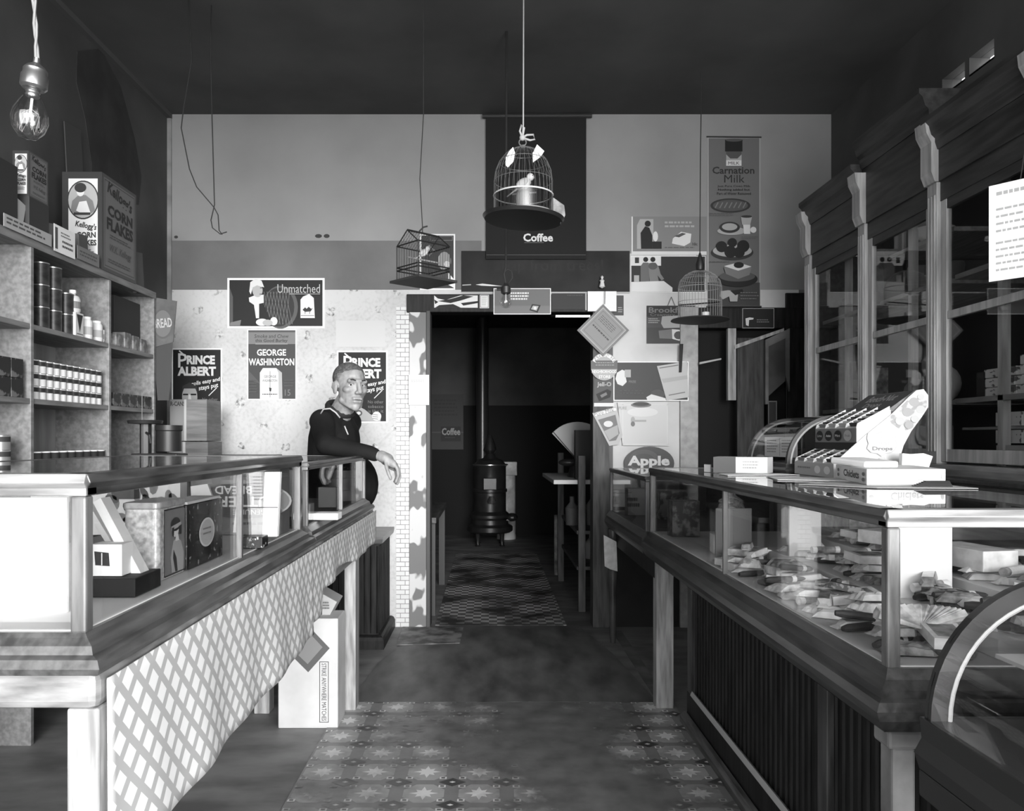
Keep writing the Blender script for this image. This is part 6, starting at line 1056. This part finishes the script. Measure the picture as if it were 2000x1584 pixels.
# ================================================================ NEAR CURVED CASE (bottom right)
t = curved_case('large curved-glass case at the lower right corner, nearest the camera', .705, 1.25, .62, 1.28, .715, .80, 1.03, M('near_frame', .012, .35, spec=.7), .42, M('near_frame', .012), .03)
t2 = thing('case_stand', (.95, .95, 0), 'dark table with square legs carrying the near curved-glass case', 'stand')
MB().box(.70, 1.25, .60, 1.29, .67, .714, M('near_base', .01, .3, spec=.7)).build('table_top', t2, bevel=.004)
for (x_, y_) in ((.73, 1.22), (1.18, 1.22), (.73, .64), (1.18, .64)): MB().box(x_, x_ + .04, y_, y_ + .04, 0, .67, M('near_leg', .02, .4)).build('leg', t2, bevel=.003)
b = MB(); b.lathe([(.045, 0), (.05, .008), (.085, .035), (.10, .05), (.096, .052), (.06, .02), (.001, .012)], (.88, 1.12, .802), WHT, 28); tag(b.build('white_dish', smooth='auto'), 'white dish inside the near curved-glass case', 'dish')
MB().box(.80, 1.23, .66, 1.25, .905, .911, M('case_shelf', .35, .4)).build('inner_shelf', t)
box_thing('dark_confection_box', 'dark box on the inner shelf of the near curved-glass case', 'box', .86, 1.1, 1.05, 1.18, .9115, .95, DK); box_thing('pale_confection_box', 'pale box behind the dark one on the inner shelf of the near curved case', 'box', .86, 1.2, 1.19, 1.24, .9115, .975, PAP)
# ================================================================ THE MAN
def blob(parts, voxel, m, name, parent, smooth_it=4):
    b = MB(); [p(b) for p in parts]
    me = bpy.data.meshes.new('tmp'); me.from_pydata([tuple(v) for v in b.v], [], b.f); o = bpy.data.objects.new('tmp', me); COL.objects.link(o)
    r = o.modifiers.new('r', 'REMESH'); r.mode = 'VOXEL'; r.voxel_size = voxel; r.adaptivity = 0
    s = o.modifiers.new('s', 'SMOOTH'); s.factor = .5; s.iterations = smooth_it
    bpy.context.view_layer.update(); e = bpy.data.meshes.new_from_object(o.evaluated_get(bpy.context.evaluated_depsgraph_get())); bpy.data.objects.remove(o); bpy.data.meshes.remove(me)
    e.name = name; e.materials.clear(); e.materials.append(m); e.polygons.foreach_set('use_smooth', [True] * len(e.polygons))
    base = parent.location; e.transform(Matrix.Translation(-base)); e.update()
    q = bpy.data.objects.new(name, e); COL.objects.link(q); q.parent = parent; return q
def C(p0, r0, p1, r1): return lambda b: b.caps(p0, r0, p1, r1, SKIN, 14)
def E(c, r, rot=None): return lambda b: b.ball(c, r, SKIN, 18, 12, rot)
man = thing('person', (-.84, 4.36, 0), 'grey-haired man in a dark shirt with suspenders leaning his forearm on the far left showcase', 'person')
pel = Vector((-.86, 4.42, .93)); wst = Vector((-.87, 4.42, 1.08)); chs = Vector((-.86, 4.40, 1.26)); nck = Vector((-.825, 4.36, 1.40)); hd = P(685, 757, 4.27)
RS = Vector((-.895, 4.245, 1.345)); LS = Vector((-.80, 4.54, 1.345)); REl = Vector((-.84, 4.07, 1.222)); RW = P(745, 891, 4.03); LEl = Vector((-.93, 4.66, 1.10)); LW = Vector((-.86, 4.60, .93))
# head frame: forward towards camera-right, yaw 33 deg
yaw = .62; Fw = Vector((math.sin(yaw), -math.cos(yaw), -.04)).normalized(); Up = Vector((.03, 0, 1)); Rt = Fw.cross(Up).normalized(); Up = Rt.cross(Fw).normalized()
HM = Matrix((( Rt.x, Fw.x, Up.x), (Rt.y, Fw.y, Up.y), (Rt.z, Fw.z, Up.z)))      # columns: right, forward, up
sc = 1.10
def h(x, y, z): return hd + HM @ Vector((x * sc, y * sc, z * sc))
def HE(c, r): return E(h(*c), tuple(q * sc for q in r), HM)
def HC(a, ra, c, rc): return C(h(*a), ra * sc, h(*c), rc * sc)
head = [HE((0, -.018, .038), (.074, .092, .082)), HE((0, .012, -.010), (.064, .074, .090)), HE((0, .036, -.062), (.048, .046, .048)), HE((0, .058, -.093), (.024, .022, .022)),
        HE((-.038, .05, -.012), (.026, .026, .020)), HE((.038, .05, -.012), (.026, .026, .020)), HC((-.042, .070, .030), .011, (.042, .070, .030), .011), HC((-.012, .080, .031), .009, (.012, .080, .031), .009),
        HC((0, .084, .022), .0095, (0, .104, -.022), .012), HE((-.011, .094, -.027), (.010, .011, .008)), HE((.011, .094, -.027), (.010, .011, .008)),
        HC((-.018, .078, -.055), .0085, (.018, .078, -.055), .0085), HC((-.014, .077, -.069), .0085, (.014, .077, -.069), .0085), HC((-.046, .01, -.065), .018, (-.02, .05, -.090), .016), HC((.046, .01, -.065), .018, (.02, .05, -.090), .016),
        HE((-.078, -.010, -.004), (.010, .020, .034)), HE((.078, -.010, -.004), (.010, .020, .034)), HC((-.084, -.02, .018), .006, (-.086, -.024, -.004), .006), HC((.084, -.02, .018), .006, (.086, -.024, -.004), .006)]
neck = [C(h(0, -.02, -.05), .058, nck + Vector((0, 0, -.02)), .066)]
torso = [C(nck + Vector((0, 0, -.03)), .06, chs, .12), C(chs, .145, wst, .15), C(wst, .15, pel, .145), E(wst + Vector((.115, -.01, -.08)), (.14, .14, .17)), C(RS, .062, nck + Vector((0, 0, -.04)), .06), C(LS, .062, nck + Vector((0, 0, -.04)), .06), C(RS, .07, chs, .12), C(LS, .07, chs, .12)]
def limbs(k, wr=True): return [C(RS, .060 * k, REl, .043 * k), C(REl, .044 * k, RW, .029 * k if wr else .036), C(LS, .058 * k, LEl, .042 * k), C(LEl, .043 * k, LW, .029 * k)]
legs = []
for s_, foot in ((-1, Vector((-1.02, 4.32, .05))), (1, Vector((-.98, 4.56, .05)))):
    hp = pel + Vector((0, .09 * s_, -.06)); kn_ = Vector((foot.x + .03, foot.y, .50)); legs += [(hp, .088, kn_, .06), (kn_, .06, foot + Vector((0, 0, .05)), .042)]
# hands: px positions on the photograph at depth about 4.0
def hp_(px, py, dy=0): return P(px, py, 4.03 + dy)
hand = [C(RW, .030, hp_(757, 897), .031), C(hp_(752, 895, -.01), .027, hp_(768, 907, -.02), .021), C(hp_(752, 898, .02), .026, hp_(767, 912, .02), .019), C(hp_(756, 898, .0), .026, hp_(770, 908, .0), .019)]
for (pts, r_) in (([(769, 904, -.03), (776, 916, -.032), (778, 929, -.028), (773, 941, -.02)], .0095), ([(771, 905, -.01), (779, 917, -.010), (781, 931, -.008), (776, 945, -.004)], .0098), ([(770, 907, .01), (777, 920, .012), (778, 934, .012), (773, 944, .012)], .0092), ([(767, 909, .028), (773, 922, .03), (774, 933, .03), (770, 941, .026)], .0082), ([(753, 900, -.03), (755, 913, -.042), (759, 925, -.045), (763, 935, -.043)], .0105)):
    for i in range(3): hand.append(C(hp_(*pts[i]), r_ * (1 - .05 * i), hp_(*pts[i + 1]), r_ * (.95 - .07 * i)))
lh = [C(LW, .027, LW + Vector((.04, -.02, -.03)), .022)]
for i in range(4): q = LW + Vector((.05, -.045 + .02 * i, -.035)); lh += [C(q, .009, q + Vector((.035, -.01, -.02)), .0085), C(q + Vector((.035, -.01, -.02)), .0085, q + Vector((.045, -.012, -.05)), .0075)]
lh.append(C(LW + Vector((.02, -.03, -.01)), .011, LW + Vector((.05, -.06, -.04)), .009))
slim = [(lambda f: f)(C(a, ra * .86, c, rc * .86)) for a, ra, c, rc in legs]
core = [C(nck + Vector((0, 0, -.03)), .055, chs, .10), C(chs, .12, wst, .12), C(wst, .12, pel, .12), C(RS, .05, nck + Vector((0, 0, -.04)), .05), C(LS, .05, nck + Vector((0, 0, -.04)), .05)]
blob(head + neck + core + limbs(.80) + hand + lh + slim, .0042, SKIN, 'body', man, 3)
SH = M('black_shirt', .010, .85, noise=.5, scale=4, spec=.2); TR = M('dark_trousers', .008, .9, spec=.2)
blob(torso + [C(RS, .068, REl, .052), C(REl, .052, P(722, 884, 4.045), .038), C(P(722, 884, 4.045), .038, P(731, 888, 4.04), .036), C(LS, .066, LEl, .05), C(LEl, .05, LW + Vector((-.02, 0, .01)), .036)], .008, SH, 'shirt', man, 3)
blob([C(a, ra, c, rc * 1.15) for a, ra, c, rc in legs] + [C(pel, .15, pel + Vector((0, 0, .04)), .15), E(pel + Vector((.06, 0, .0)), (.13, .15, .10))], .010, TR, 'trousers', man, 4)
for i, foot in enumerate((Vector((-1.02, 4.32, 0)), Vector((-.98, 4.56, 0)))):
    blob([C(foot + Vector((-.05, 0, .045)), .042, foot + Vector((.03, 0, .05)), .045), C(foot + Vector((.03, 0, .04)), .04, foot + Vector((.16, 0, .03)), .03)], .006, M('black_leather', .02, .3), 'shoe', man, 2)
# hair: close-cropped cap
hair = [HE((0, -.026, .048), (.078, .094, .078))]
o = blob(hair, .004, M('grizzled_hair', .05, .9, g2=.16, scale=80, stretch=(1, 1, 3), bump=.4), 'hair', man, 2)
# trim hair: keep the part above a sloping hairline
import bmesh
bm = bmesh.new(); bm.from_mesh(o.data); inv = HM.transposed(); kill = []
for v in bm.verts:
    l = inv @ (v.co + man.location - hd) / sc
    line = .075 if l.y > .035 else .075 - (.035 - l.y) * .9
    if abs(l.x) > .045 and l.y > .0: line = max(line, .066)
    if l.z < line - .0 and not (l.y < -.03 and l.z > -.035): kill.append(v)
bmesh.ops.delete(bm, geom=kill, context='VERTS'); bm.to_mesh(o.data); bm.free(); md = o.modifiers.new('t', 'SOLIDIFY'); md.thickness = .006
o2 = blob([HE((0, -.024, .040), (.0765, .0935, .082))], .004, M('cropped_grey_hair', .20, .9, noise=.3, scale=80), 'cropped_sides', man, 2)
bm = bmesh.new(); bm.from_mesh(o2.data); kill = []
for v in bm.verts:
    l = inv @ (v.co + man.location - hd) / sc
    if not (l.y < .022 and l.z > .02 - max(0, -.01 - l.y) * .8): kill.append(v)
bmesh.ops.delete(bm, geom=kill, context='VERTS'); bm.to_mesh(o2.data); bm.free()
for s_ in (-1, 1):
    b = MB(); b.ball(h(.031 * s_, .062, .010), .0135 * sc, M('eye_white', .5, .3), 12, 8); b.ball(h(.031 * s_ + .004, .0735, .010), .0048 * sc, BLK, 8, 6); b.build('eye', man, smooth=True)
    b = MB(); b.tube([h(.014 * s_, .083, .031), h(.03 * s_, .083, .036), h(.047 * s_, .072, .032)], [.005, .006, .004], M('brow_hair', .03, .9), 6, flat=.7); b.build('eyebrow', man, smooth=True)
    b = MB(); b.tube([h(.018 * s_, .076, .014), h(.031 * s_, .0785, .020), h(.044 * s_, .070, .014)], [.003, .004, .003], SKIN, 6); b.build('eyelid', man, smooth=True)
b = MB(); b.tube([h(-.024, .080, -.0625), h(-.01, .0865, -.061), (h(.01, .0865, -.061)), h(.024, .080, -.0625)], [.0015, .0028, .0028, .0015], M('mouth_line', .04, .7), 6); b.build('mouth', man)
# collar, suspenders
COLR = M('collar_cloth', .02, .8)
b = MB(); pts = []
for i in range(17): a_ = 2 * PI * i / 16; pts.append(nck + Vector((.006 + .070 * math.cos(a_), -.004 + .070 * math.sin(a_), .018 - .034 * math.cos(a_ - yaw + PI / 2))))
b.tube(pts, .015, COLR, 8, flat=1.7); b.build('collar', man, smooth=True)
SU = M('suspender_web', .45, .6)
b = MB(); q = [P(624, 812, 4.20), P(632, 799, 4.17), P(645, 798, 4.155), P(656, 806, 4.15), P(664, 816, 4.16)]; b.tube(q, .0045, SU, 6); b.build('suspender', man, smooth=True)
b = MB(); q = [P(673, 832, 4.19), P(677, 842, 4.19), P(680, 849, 4.19)]; b.tube(q, .004, SU, 6); b.build('suspender', man, smooth=True)
